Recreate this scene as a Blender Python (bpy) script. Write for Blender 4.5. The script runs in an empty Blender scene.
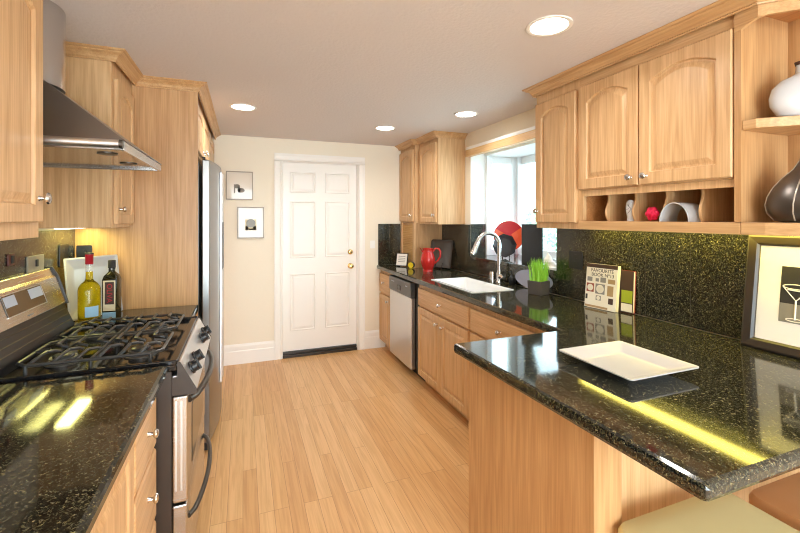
import bpy, bmesh, math, random
from mathutils import Vector, Matrix
random.seed(7)
PI = math.pi
SC = bpy.context.scene
COL = SC.collection

# ------------------------------------------------------------------ camera, world, light, exposure
cam_d = bpy.data.cameras.new('camera')
cam = bpy.data.objects.new('camera', cam_d); COL.objects.link(cam)
cam.location = (0, 0, 1.5)
cam.rotation_euler = (PI/2, 0, -math.atan(157/411))
cam_d.sensor_width = 36; cam_d.lens = 411/800*36; cam_d.shift_y = -48.5/800
cam_d.clip_start = 0.02
SC.camera = cam
SC.view_settings.view_transform = 'Standard'; SC.view_settings.look = 'None'
SC.view_settings.gamma = 1.0; SC.view_settings.use_curve_mapping = False
SC.view_settings.exposure = 0.08
SC.cycles.use_denoising = True
SC.cycles.filter_width = 1.1
SC.cycles.max_bounces = 10; SC.cycles.diffuse_bounces = 6; SC.cycles.glossy_bounces = 6
SC.cycles.transmission_bounces = 8; SC.cycles.transparent_max_bounces = 12
SC.cycles.sample_clamp_indirect = 6.0

W = bpy.data.worlds.new('sky'); SC.world = W; W.use_nodes = True
bgn = W.node_tree.nodes['Background']
bgn.inputs[0].default_value = (0.66, 0.88, 1.0, 1); bgn.inputs[1].default_value = 8.5

def lamp(name, kind, loc, energy, col=(1, 1, 1), rot=(0, 0, 0), **kw):
    l = bpy.data.lights.new(name, kind); l.energy = energy; l.color = col
    for k, v in kw.items(): setattr(l, k, v)
    o = bpy.data.objects.new(name, l); COL.objects.link(o); o.location = loc; o.rotation_euler = rot
    return o
# added fill light at the unseen rear opening, behind the camera
lamp('rear_fill', 'AREA', (0.6, -2.93, 1.25), 72, (1, .99, .98), (-PI/2, 0, PI), shape='RECTANGLE', size=2.4, size_y=2.0)
# daylight through the bay window
po = lamp('bay_daylight', 'AREA', (2.12, 2.94, 1.635), 1, (1, 1, 1), (0, PI/2, 0), shape='RECTANGLE', size=1.0, size_y=1.2)
po.data.cycles.is_portal = True

# ------------------------------------------------------------------ materials
def lin(c):
    c /= 255.0
    return c/12.92 if c <= .04045 else ((c+.055)/1.055)**2.4
def RGB(r, g, b): return (lin(r), lin(g), lin(b), 1)

def mat(name, col=(.8, .8, .8, 1), rough=.5, metal=0, **kw):
    m = bpy.data.materials.new(name); m.use_nodes = True
    b = m.node_tree.nodes['Principled BSDF']
    b.inputs['Base Color'].default_value = col
    b.inputs['Roughness'].default_value = rough; b.inputs['Metallic'].default_value = metal
    for k, v in kw.items(): b.inputs[k.replace('_', ' ')].default_value = v
    return m
def nodes(m): return m.node_tree.nodes, m.node_tree.links, m.node_tree.nodes['Principled BSDF']
def ramp(n, stops, interp='LINEAR'):
    r = n.new('ShaderNodeValToRGB'); cr = r.color_ramp; cr.interpolation = interp
    while len(cr.elements) < len(stops): cr.elements.new(.5)
    for e, (p, c) in zip(cr.elements, stops): e.position = p; e.color = c
    return r

def wood(name, axis, light, dark, rough=.38):
    """straight and cathedral grain running along one axis"""
    m = mat(name, light, rough); n, l, b = nodes(m)
    tc = n.new('ShaderNodeTexCoord'); mp = n.new('ShaderNodeMapping')
    oi = n.new('ShaderNodeObjectInfo'); add = n.new('ShaderNodeVectorMath'); add.operation = 'ADD'
    sc = [16, 16, 16]; sc['xyz'.index(axis)] = 1.1
    mp.inputs['Scale'].default_value = sc
    mul = n.new('ShaderNodeMath'); mul.operation = 'MULTIPLY'; mul.inputs[1].default_value = 9.0
    l.new(oi.outputs['Random'], mul.inputs[0])
    l.new(tc.outputs['Object'], add.inputs[0]); l.new(mul.outputs[0], add.inputs[1]); l.new(add.outputs[0], mp.inputs[0])
    ns = n.new('ShaderNodeTexNoise'); ns.inputs['Scale'].default_value = 1.0; ns.inputs['Detail'].default_value = 2
    l.new(mp.outputs[0], ns.inputs['Vector'])
    mm = n.new('ShaderNodeMath'); mm.operation = 'MULTIPLY'; mm.inputs[1].default_value = 8
    l.new(ns.outputs['Fac'], mm.inputs[0])
    fr = n.new('ShaderNodeMath'); fr.operation = 'PINGPONG'; fr.inputs[1].default_value = 1
    l.new(mm.outputs[0], fr.inputs[0])
    mp2 = n.new('ShaderNodeMapping'); sc2 = [160, 160, 160]; sc2['xyz'.index(axis)] = 5
    mp2.inputs['Scale'].default_value = sc2; l.new(add.outputs[0], mp2.inputs[0])
    n2 = n.new('ShaderNodeTexNoise'); n2.inputs['Scale'].default_value = 1; n2.inputs['Detail'].default_value = 3
    l.new(mp2.outputs[0], n2.inputs['Vector'])
    mix = n.new('ShaderNodeMath'); mix.operation = 'MULTIPLY_ADD'; mix.inputs[1].default_value = .24
    l.new(fr.outputs[0], mix.inputs[0])
    m3 = n.new('ShaderNodeMath'); m3.operation = 'MULTIPLY'; m3.inputs[1].default_value = .78
    l.new(n2.outputs['Fac'], m3.inputs[0]); l.new(m3.outputs[0], mix.inputs[2])
    r = ramp(n, [(.25, dark), (.70, light)]); l.new(mix.outputs[0], r.inputs[0])
    l.new(r.outputs[0], b.inputs['Base Color'])
    bp = n.new('ShaderNodeBump'); bp.inputs['Strength'].default_value = .04
    l.new(n2.outputs['Fac'], bp.inputs['Height']); l.new(bp.outputs[0], b.inputs['Normal'])
    return m
WL, WD = RGB(219, 181, 135), RGB(191, 148, 102)
M = {}
for ax in 'xyz': M['oak_'+ax] = wood('honey_oak_'+ax, ax, WL, WD)
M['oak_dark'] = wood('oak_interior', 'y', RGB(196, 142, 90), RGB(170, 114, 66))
M['panel'] = wood('oak_plywood', 'z', RGB(200, 157, 110), RGB(173, 129, 84))
M['shelfwood'] = wood('oak_shelf', 'y', RGB(211, 171, 123), RGB(186, 142, 95))

def granite():
    m = mat('green_black_granite', (.02, .02, .015, 1), .07); n, l, b = nodes(m)
    tc = n.new('ShaderNodeTexCoord')
    nz = n.new('ShaderNodeTexNoise'); nz.inputs['Scale'].default_value = 60; nz.inputs['Detail'].default_value = 4
    l.new(tc.outputs['Object'], nz.inputs['Vector'])
    mx = n.new('ShaderNodeMix'); mx.data_type = 'VECTOR'; mx.inputs[0].default_value = .02
    l.new(tc.outputs['Object'], mx.inputs[4]); l.new(nz.outputs['Color'], mx.inputs[5])
    def layer(scale, stops):
        v = n.new('ShaderNodeTexVoronoi'); v.inputs['Scale'].default_value = scale; l.new(mx.outputs[1], v.inputs['Vector'])
        sp = n.new('ShaderNodeSeparateColor'); l.new(v.outputs['Color'], sp.inputs[0])
        r = ramp(n, stops, 'CONSTANT'); l.new(sp.outputs[0], r.inputs[0]); return r
    r1 = layer(330, [(0, (.006, .007, .006, 1)), (.40, (.016, .017, .013, 1)), (.62, (.045, .043, .030, 1)), (.84, (.085, .078, .05, 1)), (.95, (.145, .137, .10, 1))])
    r2 = layer(150, [(0, (.55, .55, .55, 1)), (.35, (.85, .85, .80, 1)), (.6, (1.2, 1.15, .95, 1)), (.85, (1.7, 1.6, 1.15, 1)), (.95, (2.3, 2.2, 1.75, 1))])
    k = n.new('ShaderNodeMix'); k.data_type = 'RGBA'; k.blend_type = 'MULTIPLY'; k.inputs[0].default_value = 1
    l.new(r1.outputs[0], k.inputs[6]); l.new(r2.outputs[0], k.inputs[7]); l.new(k.outputs[2], b.inputs['Base Color'])
    b.inputs['IOR'].default_value = 1.6
    return m
M['granite'] = granite()
M['granite_wall'] = granite(); M['granite_wall'].name = 'honed_granite'; M['granite_wall'].node_tree.nodes['Principled BSDF'].inputs['Roughness'].default_value = .2

def floor_mat():
    m = mat('oak_strip_floor', RGB(220, 175, 120), .3); n, l, b = nodes(m)
    tc = n.new('ShaderNodeTexCoord'); mp = n.new('ShaderNodeMapping'); mp.inputs['Rotation'].default_value = (0, 0, PI/2)
    l.new(tc.outputs['Object'], mp.inputs[0])
    br = n.new('ShaderNodeTexBrick'); br.offset = .37; br.offset_frequency = 3
    br.inputs['Color1'].default_value = (0, 0, 0, 1); br.inputs['Color2'].default_value = (1, 1, 1, 1); br.inputs['Mortar'].default_value = (.5, .5, .5, 1)
    br.inputs['Scale'].default_value = 1; br.inputs['Mortar Size'].default_value = .0009; br.inputs['Bias'].default_value = 0
    br.inputs['Brick Width'].default_value = 1.1; br.inputs['Row Height'].default_value = .075
    l.new(mp.outputs[0], br.inputs['Vector'])
    r = ramp(n, [(0, RGB(207, 160, 107)), (.5, RGB(216, 171, 117)), (1, RGB(222, 181, 129))]); l.new(br.outputs['Color'], r.inputs[0])
    mp2 = n.new('ShaderNodeMapping'); mp2.inputs['Scale'].default_value = (60, 2.5, 60); l.new(tc.outputs['Object'], mp2.inputs[0])
    off = n.new('ShaderNodeVectorMath'); off.operation = 'MULTIPLY_ADD'; off.inputs[1].default_value = (17, 31, 5)
    l.new(br.outputs['Color'], off.inputs[0]); l.new(mp2.outputs[0], off.inputs[2])
    ns = n.new('ShaderNodeTexNoise'); ns.inputs['Scale'].default_value = 1; ns.inputs['Detail'].default_value = 4; ns.inputs['Distortion'].default_value = .8
    l.new(off.outputs[0], ns.inputs['Vector'])
    r2 = ramp(n, [(.35, (.76, .68, .58, 1)), (.6, (1, 1, 1, 1))]); l.new(ns.outputs['Fac'], r2.inputs[0])
    mx = n.new('ShaderNodeMix'); mx.data_type = 'RGBA'; mx.blend_type = 'MULTIPLY'; mx.inputs[0].default_value = .65
    l.new(r.outputs[0], mx.inputs[6]); l.new(r2.outputs[0], mx.inputs[7])
    dk = n.new('ShaderNodeMix'); dk.data_type = 'RGBA'; l.new(br.outputs['Fac'], dk.inputs[0])
    l.new(mx.outputs[2], dk.inputs[6]); dk.inputs[7].default_value = RGB(150, 104, 62)
    l.new(dk.outputs[2], b.inputs['Base Color'])
    return m
M['floor'] = floor_mat()

def paint(name, col, rough=.6, bump=0, scale=60):
    m = mat(name, col, rough); n, l, b = nodes(m)
    tc = n.new('ShaderNodeTexCoord'); ns = n.new('ShaderNodeTexNoise'); ns.inputs['Scale'].default_value = scale; ns.inputs['Detail'].default_value = 3
    l.new(tc.outputs['Object'], ns.inputs['Vector'])
    if bump:
        bp = n.new('ShaderNodeBump'); bp.inputs['Strength'].default_value = bump; bp.inputs['Distance'].default_value = .01
        l.new(ns.outputs['Fac'], bp.inputs['Height']); l.new(bp.outputs[0], b.inputs['Normal'])
    return m
M['wall'] = paint('cream_wall_paint', RGB(238, 228, 209), .65, .12, 45)
M['ceiling'] = paint('textured_ceiling', RGB(220, 213, 211), .8, .3, 55)
M['white'] = paint('white_trim_paint', RGB(244, 240, 234), .35)
M['whitewin'] = mat('white_window_vinyl', RGB(245, 247, 248), .3)

def steel(name, col, rough, sc):
    m = mat(name, col, rough, 1); n, l, b = nodes(m)
    tc = n.new('ShaderNodeTexCoord'); mp = n.new('ShaderNodeMapping'); mp.inputs['Scale'].default_value = sc
    l.new(tc.outputs['Object'], mp.inputs[0]); ns = n.new('ShaderNodeTexNoise'); ns.inputs['Scale'].default_value = 1; ns.inputs['Detail'].default_value = 2
    l.new(mp.outputs[0], ns.inputs['Vector'])
    mr = n.new('ShaderNodeMapRange'); mr.inputs[3].default_value = rough*.9; mr.inputs[4].default_value = rough*1.12
    l.new(ns.outputs['Fac'], mr.inputs[0]); l.new(mr.outputs[0], b.inputs['Roughness'])
    bp = n.new('ShaderNodeBump'); bp.inputs['Strength'].default_value = .008; bp.inputs['Distance'].default_value = .0005
    l.new(ns.outputs['Fac'], bp.inputs['Height']); l.new(bp.outputs[0], b.inputs['Normal'])
    return m
M['steel'] = steel('brushed_steel', (.58, .56, .54, 1), .26, (4, 4, 400))
M['steel_v'] = steel('brushed_steel_vertical', (.30, .29, .28, 1), .30, (300, 300, 3))
M['steel_light'] = steel('pale_brushed_steel', (.74, .73, .72, 1), .36, (4, 4, 300))
M['steel_hood'] = steel('hood_steel', (.36, .36, .36, 1), .34, (200, 4, 4))
M['chimney'] = mat('polished_chimney_steel', (.60, .59, .58, 1), .24, 1)
M['steel_under'] = mat('polished_hood_underside', (.36, .35, .34, 1), .13, 1)
M['nickel'] = mat('satin_nickel', (.66, .64, .61, 1), .25, 1)
M['brass'] = mat('polished_brass', (.80, .58, .25, 1), .2, 1)
M['dark_steel'] = mat('dark_grey_control_strip', RGB(96, 95, 94), .35, .5)
M['graphite'] = mat('graphite_metal', RGB(92, 86, 80), .32, .8)
M['black'] = mat('black_enamel', (.008, .008, .009, 1), .12)
M['cast'] = mat('cast_iron', (.04, .038, .037, 1), .32)
M['castgrey'] = mat('burner_alloy', (.16, .145, .13, 1), .4, .6)
M['blackplastic'] = mat('black_plastic', (.012, .012, .014, 1), .35)
M['brownblack'] = mat('dark_range_side', RGB(52, 40, 32), .4)
M['porcelain'] = mat('white_porcelain', RGB(228, 228, 227), .12)
M['ceramic'] = mat('white_ceramic', RGB(190, 190, 193), .2)
M['redglaze'] = mat('red_glaze', RGB(188, 42, 36), .1)
M['pink'] = mat('pink_petal', RGB(232, 24, 86), .5)
def pane():
    m = bpy.data.materials.new('window_glass'); m.use_nodes = True; n, l = m.node_tree.nodes, m.node_tree.links; n.clear()
    o = n.new('ShaderNodeOutputMaterial'); mx = n.new('ShaderNodeMixShader'); t = n.new('ShaderNodeBsdfTransparent'); g = n.new('ShaderNodeBsdfGlossy'); fr = n.new('ShaderNodeFresnel')
    fr.inputs['IOR'].default_value = 1.25; g.inputs['Roughness'].default_value = 0; t.inputs[0].default_value = (.96, .98, .98, 1)
    l.new(fr.outputs[0], mx.inputs[0]); l.new(t.outputs[0], mx.inputs[1]); l.new(g.outputs[0], mx.inputs[2]); l.new(mx.outputs[0], o.inputs[0])
    return m
M['glass'] = pane()
M['oil'] = mat('yellow_oil_glass', (.80, .62, .015, 1), .02, 0, Transmission_Weight=.93, IOR=1.36)
M['clearglass'] = mat('clear_glass', (.95, .97, .95, 1), .02, 0, Transmission_Weight=.9, IOR=1.3)
M['darkglass'] = mat('dark_bottle_glass', RGB(40, 36, 14), .04, 0, Transmission_Weight=.25, IOR=1.5)
M['redfoil'] = mat('red_foil', RGB(170, 26, 38), .3)
M['label'] = mat('cream_label', RGB(220, 205, 170), .6)
M['labeldark'] = mat('brown_label', RGB(70, 48, 38), .6)
M['redtext'] = mat('red_print', RGB(176, 40, 46), .6)
M['bluelabel'] = mat('pale_blue_label', RGB(150, 190, 215), .5)
M['paper'] = mat('white_paper', RGB(236, 230, 220), .7)
M['ink'] = mat('dark_ink', RGB(44, 40, 38), .7)
M['greyink'] = mat('grey_ink', RGB(140, 134, 126), .7)
M['lcd'] = mat('grey_blue_buttons', RGB(186, 196, 212), .4)
M['lcdbrown'] = mat('brown_display', RGB(96, 74, 48), .2)
M['frameblack'] = mat('dark_bronze_frame', RGB(50, 41, 34), .34)
M['frame_silver'] = mat('thin_grey_frame', RGB(156, 142, 126), .35)
M['cover'] = mat('cream_book_cover', RGB(232, 224, 206), .35)
M['pages'] = mat('book_pages', RGB(228, 214, 176), .7)
M['food_red'] = mat('print_red_brown', RGB(150, 78, 58), .5)
M['food_tan'] = mat('print_tan', RGB(170, 140, 98), .5)
M['food_grey'] = mat('print_grey', RGB(136, 132, 126), .5)
M['food_green'] = mat('print_green', RGB(158, 172, 44), .5)
M['bookred'] = mat('brick_red_board', RGB(160, 66, 48), .5)
M['charcoal_pot'] = mat('charcoal_pot', RGB(72, 66, 62), .6)
M['grass'] = mat('grass_blade', RGB(150, 206, 62), .5)
M['tray'] = mat('dark_grey_tray', RGB(78, 72, 68), .2)
M['dishgrey'] = mat('grey_blue_platter', RGB(150, 152, 172), .25)
M['stone'] = mat('pale_shell', RGB(242, 234, 224), .6)
M['plate_black'] = mat('black_ceramic', RGB(40, 42, 48), .25)
M['plate_red'] = mat('crimson_lacquer', RGB(196, 16, 44), .2)
M['plate_orange'] = mat('orange_lacquer', RGB(226, 84, 48), .2)
M['slate'] = mat('dark_brown_panel', RGB(34, 26, 25), .65)
M['slate_skylit'] = mat('skylit_edge', RGB(150, 178, 205), .4)
M['vase_dark'] = mat('pewter_glaze', RGB(96, 90, 86), .34, .8)
M['vase_line'] = mat('pale_seam', RGB(178, 168, 156), .3, .5)
M['brown'] = mat('brown_cap', RGB(74, 46, 36), .5)
M['seat_cream'] = mat('cream_vinyl', RGB(206, 197, 150), .45)
M['seat_tan'] = mat('tan_vinyl', RGB(176, 124, 82), .45)
M['yellow'] = mat('yellow_plastic', RGB(224, 196, 40), .4)
M['outlet_dark'] = mat('black_outlet', (.010, .010, .010, 1), .3)
M['outlet_red'] = mat('dark_red_outlet', RGB(88, 40, 30), .4)
M['outlet_grey'] = mat('grey_plate', RGB(136, 130, 118), .35)
M['leaf'] = mat('hedge_leaf', RGB(176, 206, 180), .6)
M['ground'] = mat('pale_patio', RGB(210, 206, 196), .8)
M['straw'] = wood('pale_blind_wood', 'y', RGB(226, 190, 140), RGB(206, 166, 114))
M['tambour'] = wood('tambour_oak', 'y', RGB(222, 180, 116), RGB(190, 140, 80))

def emit(name, col, s):
    m = mat(name, col, .5); n, l, b = nodes(m)
    b.inputs['Emission Color'].default_value = col; b.inputs['Emission Strength'].default_value = s
    return m
M['lamp'] = emit('lit_lamp_lens', (1, .93, .82, 1), 14)
M['tube_yellow'] = emit('yellow_lit_tube', (1, .82, .12, 1), 6)
M['tube_white'] = emit('lit_fixture_lens', (1, .97, .80, 1), 5)

# ------------------------------------------------------------------ mesh helpers
class Fr:
    """a local frame: a along the face, b up, c outward"""
    def __init__(s, o, u, n, up=(0, 0, 1)): s.o, s.u, s.n, s.up = Vector(o), Vector(u), Vector(n), Vector(up)
    def __call__(s, a, b, c): return s.o + s.u*a + s.up*b + s.n*c
def face_w(x): return Fr((x, 0, 0), (0, 1, 0), (-1, 0, 0))      # faces the room from the right-hand wall
def face_e(x): return Fr((x, 0, 0), (0, 1, 0), (1, 0, 0))
def face_s(y): return Fr((0, y, 0), (1, 0, 0), (0, -1, 0))
IDF = Fr((0, 0, 0), (1, 0, 0), (0, 1, 0))                        # a=x, b=z, c=y

def wloc(o):
    v = Vector((0, 0, 0))
    while o is not None: v = v + o.location; o = o.parent
    return v

class MB:
    def __init__(s): s.bm = bmesh.new(); s.mi = 0; s.nf = 0
    def _m(s):
        s.bm.faces.ensure_lookup_table()
        for i in range(s.nf, len(s.bm.faces)): s.bm.faces[i].material_index = s.mi
        s.nf = len(s.bm.faces)
        return s
    def V(s, p): return s.bm.verts.new(p)
    def F(s, vs):
        try: return s.bm.faces.new(vs)
        except ValueError: return None
    def box(s, x0, x1, y0, y1, z0, z1, f=None):
        P = [(x, y, z) for z in (z0, z1) for x, y in ((x0, y0), (x1, y0), (x1, y1), (x0, y1))]
        v = [s.V(f(p[0], p[1], p[2]) if f else p) for p in P]
        for q in ((0, 3, 2, 1), (4, 5, 6, 7), (0, 1, 5, 4), (1, 2, 6, 5), (2, 3, 7, 6), (3, 0, 4, 7)): s.F([v[i] for i in q])
        return s._m()
    def loops(s, L, cap0=True, cap1=True, closed=True):
        """skin between successive loops of points"""
        R = [[s.V(p) for p in lp] for lp in L]; n = len(R[0])
        for A, B in zip(R, R[1:]):
            for i in range(n if closed else n-1):
                j = (i+1) % n; s.F([A[i], A[j], B[j], B[i]])
        if cap0: s.F(list(reversed(R[0])))
        if cap1: s.F(R[-1])
        return s._m()
    def prism(s, poly, f, c0, c1):
        """poly of (a,b) extruded from c0 to c1 through frame f"""
        return s.loops([[f(a, b, c0) for a, b in poly], [f(a, b, c1) for a, b in poly]])
    def lathe(s, prof, o=(0, 0, 0), axis=(0, 0, 1), n=28, sx=1, sy=1):
        """prof of (radius, height); tiny radii close the ends"""
        ax = Vector(axis).normalized(); t = Vector((1, 0, 0)) if abs(ax.x) < .9 else Vector((0, 1, 0))
        e1 = (t - ax*t.dot(ax)).normalized(); e2 = ax.cross(e1); o = Vector(o)
        return s.loops([[o + ax*h + e1*(max(r, 1e-4)*math.cos(2*PI*i/n)*sx) + e2*(max(r, 1e-4)*math.sin(2*PI*i/n)*sy) for i in range(n)] for r, h in prof])
    def cyl(s, p0, p1, r, n=20, r1=None):
        p0, p1 = Vector(p0), Vector(p1)
        return s.lathe([(r, 0), (r if r1 is None else r1, (p1-p0).length)], p0, p1-p0, n)
    def tube(s, pts, r, n=10, closed=False):
        P = [Vector(p) for p in pts]; m = len(P); rings = []; prev = None
        for i in range(m):
            if closed: d = P[(i+1) % m] - P[i-1]
            else: d = P[min(i+1, m-1)] - P[max(i-1, 0)]
            d.normalize()
            if prev is None:
                t = Vector((0, 0, 1)) if abs(d.z) < .9 else Vector((1, 0, 0)); e1 = (t - d*t.dot(d)).normalized()
            else: e1 = (prev - d*prev.dot(d)).normalized()
            prev = e1; e2 = d.cross(e1); rr = r(i/(m-1)) if callable(r) else r
            rings.append([P[i] + e1*(rr*math.cos(2*PI*k/n)) + e2*(rr*math.sin(2*PI*k/n)) for k in range(n)])
        if closed: rings.append(rings[0]); return s.loops(rings, False, False)
        return s.loops(rings)
    def ball(s, c, r, sc=(1, 1, 1), n=16):
        c = Vector(c); L = []
        for i in range(n//2+1):
            a = PI*i/(n//2); L.append([c + Vector((sc[0]*r*max(math.sin(a), 1e-4)*math.cos(2*PI*k/n), sc[1]*r*max(math.sin(a), 1e-4)*math.sin(2*PI*k/n), -sc[2]*r*math.cos(a))) for k in range(n)])
        return s.loops(L)
    def sweep(s, path, prof):
        """prof of (outward, z) carried along a plan path with mitred corners; outward is to the right of travel"""
        P = [Vector((p[0], p[1])) for p in path]; L = []
        for i, p in enumerate(P):
            ds = []
            if i > 0: ds.append((p - P[i-1]).normalized())
            if i < len(P)-1: ds.append((P[i+1] - p).normalized())
            ns = [Vector((d.y, -d.x)) for d in ds]
            nn = ns[0] if len(ns) == 1 else (ns[0]+ns[1]) / (1 + ns[0].dot(ns[1]))
            L.append([(p.x + nn.x*o, p.y + nn.y*o, z) for o, z in prof])
        return s.loops(L)
    def slab(s, xs, ys, inside, z0, z1):
        """a plate made of grid cells, shared vertices, walls on every open edge"""
        c = {}
        def v(i, j, k):
            if (i, j, k) not in c: c[(i, j, k)] = s.V((xs[i], ys[j], (z0, z1)[k]))
            return c[(i, j, k)]
        nx, ny = len(xs)-1, len(ys)-1
        I = lambda i, j: 0 <= i < nx and 0 <= j < ny and inside((xs[i]+xs[i+1])/2, (ys[j]+ys[j+1])/2)
        for i in range(nx):
            for j in range(ny):
                if not I(i, j): continue
                s.F([v(i, j, 1), v(i+1, j, 1), v(i+1, j+1, 1), v(i, j+1, 1)]); s.F([v(i, j, 0), v(i, j+1, 0), v(i+1, j+1, 0), v(i+1, j, 0)])
                for (di, dj), (a, b) in (((-1, 0), ((i, j+1), (i, j))), ((1, 0), ((i+1, j), (i+1, j+1))), ((0, -1), ((i, j), (i+1, j))), ((0, 1), ((i+1, j+1), (i, j+1)))):
                    if not I(i+di, j+dj): s.F([v(*a, 0), v(*b, 0), v(*b, 1), v(*a, 1)])
        return s._m()
    def panel_door(s, f, a0, a1, b0, b1, c0, t=.02, st=.054, rl=.056, arch=0.0):
        """framed door with a raised centre panel, optionally arched at its top"""
        N = 14 if arch else 1
        def inner(d, c):
            l, r, bo = a0+st+d, a1-st-d, b0+rl+d; top = b1-rl-d; spr = top-arch
            P = [(l, bo), (r, bo), (r, spr)]
            for k in range(1, N): q = k/N; P.append((r+(l-r)*q, spr + arch*(1-(2*q-1)**2)))
            P.append((l, spr)); return [f(a, b, c) for a, b in P]
        def outer(d, c):
            P = [(a0+d, b0+d), (a1-d, b0+d), (a1-d, b1-d)]
            l, r = a0+st, a1-st
            for k in range(1, N): q = k/N; P.append((r+(l-r)*q, b1-d))
            P.append((a0+d, b1-d)); return [f(a, b, c) for a, b in P]
        c1 = c0+t
        return s.loops([outer(0, c0), outer(0, c1-.004), outer(.004, c1), inner(-.005, c1), inner(-.002, c1-.004), inner(0, c1-.009), inner(.007, c1-.0095), inner(.026, c1-.002), inner(.029, c1-.001)])
    def slab_front(s, f, a0, a1, b0, b1, c0, t=.02, e=.008):
        def lp(d, c): return [f(a, b, c) for a, b in ((a0+d, b0+d), (a1-d, b0+d), (a1-d, b1-d), (a0+d, b1-d))]
        return s.loops([lp(0, c0), lp(0, c0+t-.006), lp(e*.4, c0+t-.002), lp(e, c0+t)])
    def knob(s, f, a, b, c, r=.016):
        o = f(a, b, c)
        return s.lathe([(.009, 0), (.0065, .004), (.0055, .014), (r*.75, .018), (r, .023), (r*.85, .028), (r*.4, .031), (0, .0315)], o, f.n, 18)
    def build(s, name, m, parent=None, bevel=0, smooth=False, local=False, seg=2, ang=38):
        bmesh.ops.recalc_face_normals(s.bm, faces=s.bm.faces)
        me = bpy.data.meshes.new(name); o = bpy.data.objects.new(name, me); COL.objects.link(o)
        if parent is not None:
            o.parent = parent
            if not local: bmesh.ops.translate(s.bm, verts=s.bm.verts, vec=-wloc(parent))
        elif not local:
            xs = [v.co for v in s.bm.verts]
            c = Vector(((min(p.x for p in xs)+max(p.x for p in xs))/2, (min(p.y for p in xs)+max(p.y for p in xs))/2, min(p.z for p in xs)))
            bmesh.ops.translate(s.bm, verts=s.bm.verts, vec=-c); o.location = c
        s.bm.to_mesh(me); s.bm.free()
        for k in (m if isinstance(m, (list, tuple)) else [m]): me.materials.append(M[k] if isinstance(k, str) else k)
        if smooth:
            for p in me.polygons: p.use_smooth = True
            me.set_sharp_from_angle(angle=math.radians(ang))
        if bevel:
            b = o.modifiers.new('bevel', 'BEVEL'); b.width = bevel; b.segments = seg; b.limit_method = 'ANGLE'; b.angle_limit = math.radians(40)
        return o

def tag(o, label, cat, group=None):
    o['label'] = label; o['category'] = cat
    if group: o['group'] = group
    return o
def thing(name, label, cat, loc=(0, 0, 0), rotz=0, group=None):
    o = bpy.data.objects.new(name, None); COL.objects.link(o); o.empty_display_size = .05
    o.location = loc; o.rotation_euler = (0, 0, rotz)
    return tag(o, label, cat, group)
def struct(o): o['kind'] = 'structure'; return o
def dup(root, loc, label):
    r = root.copy(); COL.objects.link(r); r.location = loc; r['label'] = label
    for ch in list(root.children):
        c = ch.copy(); COL.objects.link(c); c.parent = r
        for g in ch.children: d = g.copy(); COL.objects.link(d); d.parent = c
    return r
def text_mesh(name, body, size, f, m, parent, a, b, c, extrude=.0004, align='CENTER', local=False, sx=1.0):
    cu = bpy.data.curves.new(name, 'FONT'); cu.body = body; cu.size = size; cu.extrude = extrude; cu.align_x = align; cu.align_y = 'CENTER'
    t = bpy.data.objects.new(name+'_curve', cu); COL.objects.link(t); bpy.context.view_layer.update()
    me = bpy.data.meshes.new_from_object(t.evaluated_get(bpy.context.evaluated_depsgraph_get()))
    bpy.data.objects.remove(t); bpy.data.curves.remove(cu)
    me.name = name; off = Vector((0, 0, 0)) if local else wloc(parent)
    for v in me.vertices: v.co = f(a + v.co.x*sx, b + v.co.y, c + v.co.z) - off
    me.materials.clear(); me.materials.append(M[m])
    o = bpy.data.objects.new(name, me); COL.objects.link(o); o.parent = parent
    return o

# ------------------------------------------------------------------ room shell
H = 2.346; XL, XR, YB, YF = -.92, 2.10, 4.545, -3.0
struct(MB().box(XL-.15, XR+.15, YF-.15, YB+.2, -.12, 0).build('floor', 'floor', local=True))
struct(MB().box(XL-.15, XR+.15, YF-.15, YB+.2, H, H+.12).build('ceiling', 'ceiling'))
struct(MB().box(XL-.15, XL, YF-.15, YB+.2, 0, H).build('wall_left', 'wall'))
WY0, WY1, WZ0, WZ1 = 2.33, 3.55, 1.125, 2.17
b = MB()
b.box(XR, XR+.15, YF-.15, WY0, 0, H); b.box(XR, XR+.15, WY1, YB+.2, 0, H)
b.box(XR, XR+.15, WY0, WY1, 0, WZ0-.03); b.box(XR, XR+.15, WY0, WY1, WZ1, H)
struct(b.build('wall_right', 'wall'))
DX0, DX1, DZ = .399, 1.212, 2.10
b = MB()
b.box(XL, DX0-.015, YB, YB+.15, 0, H); b.box(DX1+.015, XR, YB, YB+.15, 0, H); b.box(DX0-.015, DX1+.015, YB, YB+.15, DZ+.015, H)
struct(b.build('wall_back', 'wall'))
b = MB()   # unseen wall behind the camera, its wide opening added to admit fill light
b.box(XL, -.65, YF-.15, YF, 0, H); b.box(1.85, XR, YF-.15, YF, 0, H); b.box(-.65, 1.85, YF-.15, YF, 2.3, H)
struct(b.build('wall_front', 'wall'))

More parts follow.
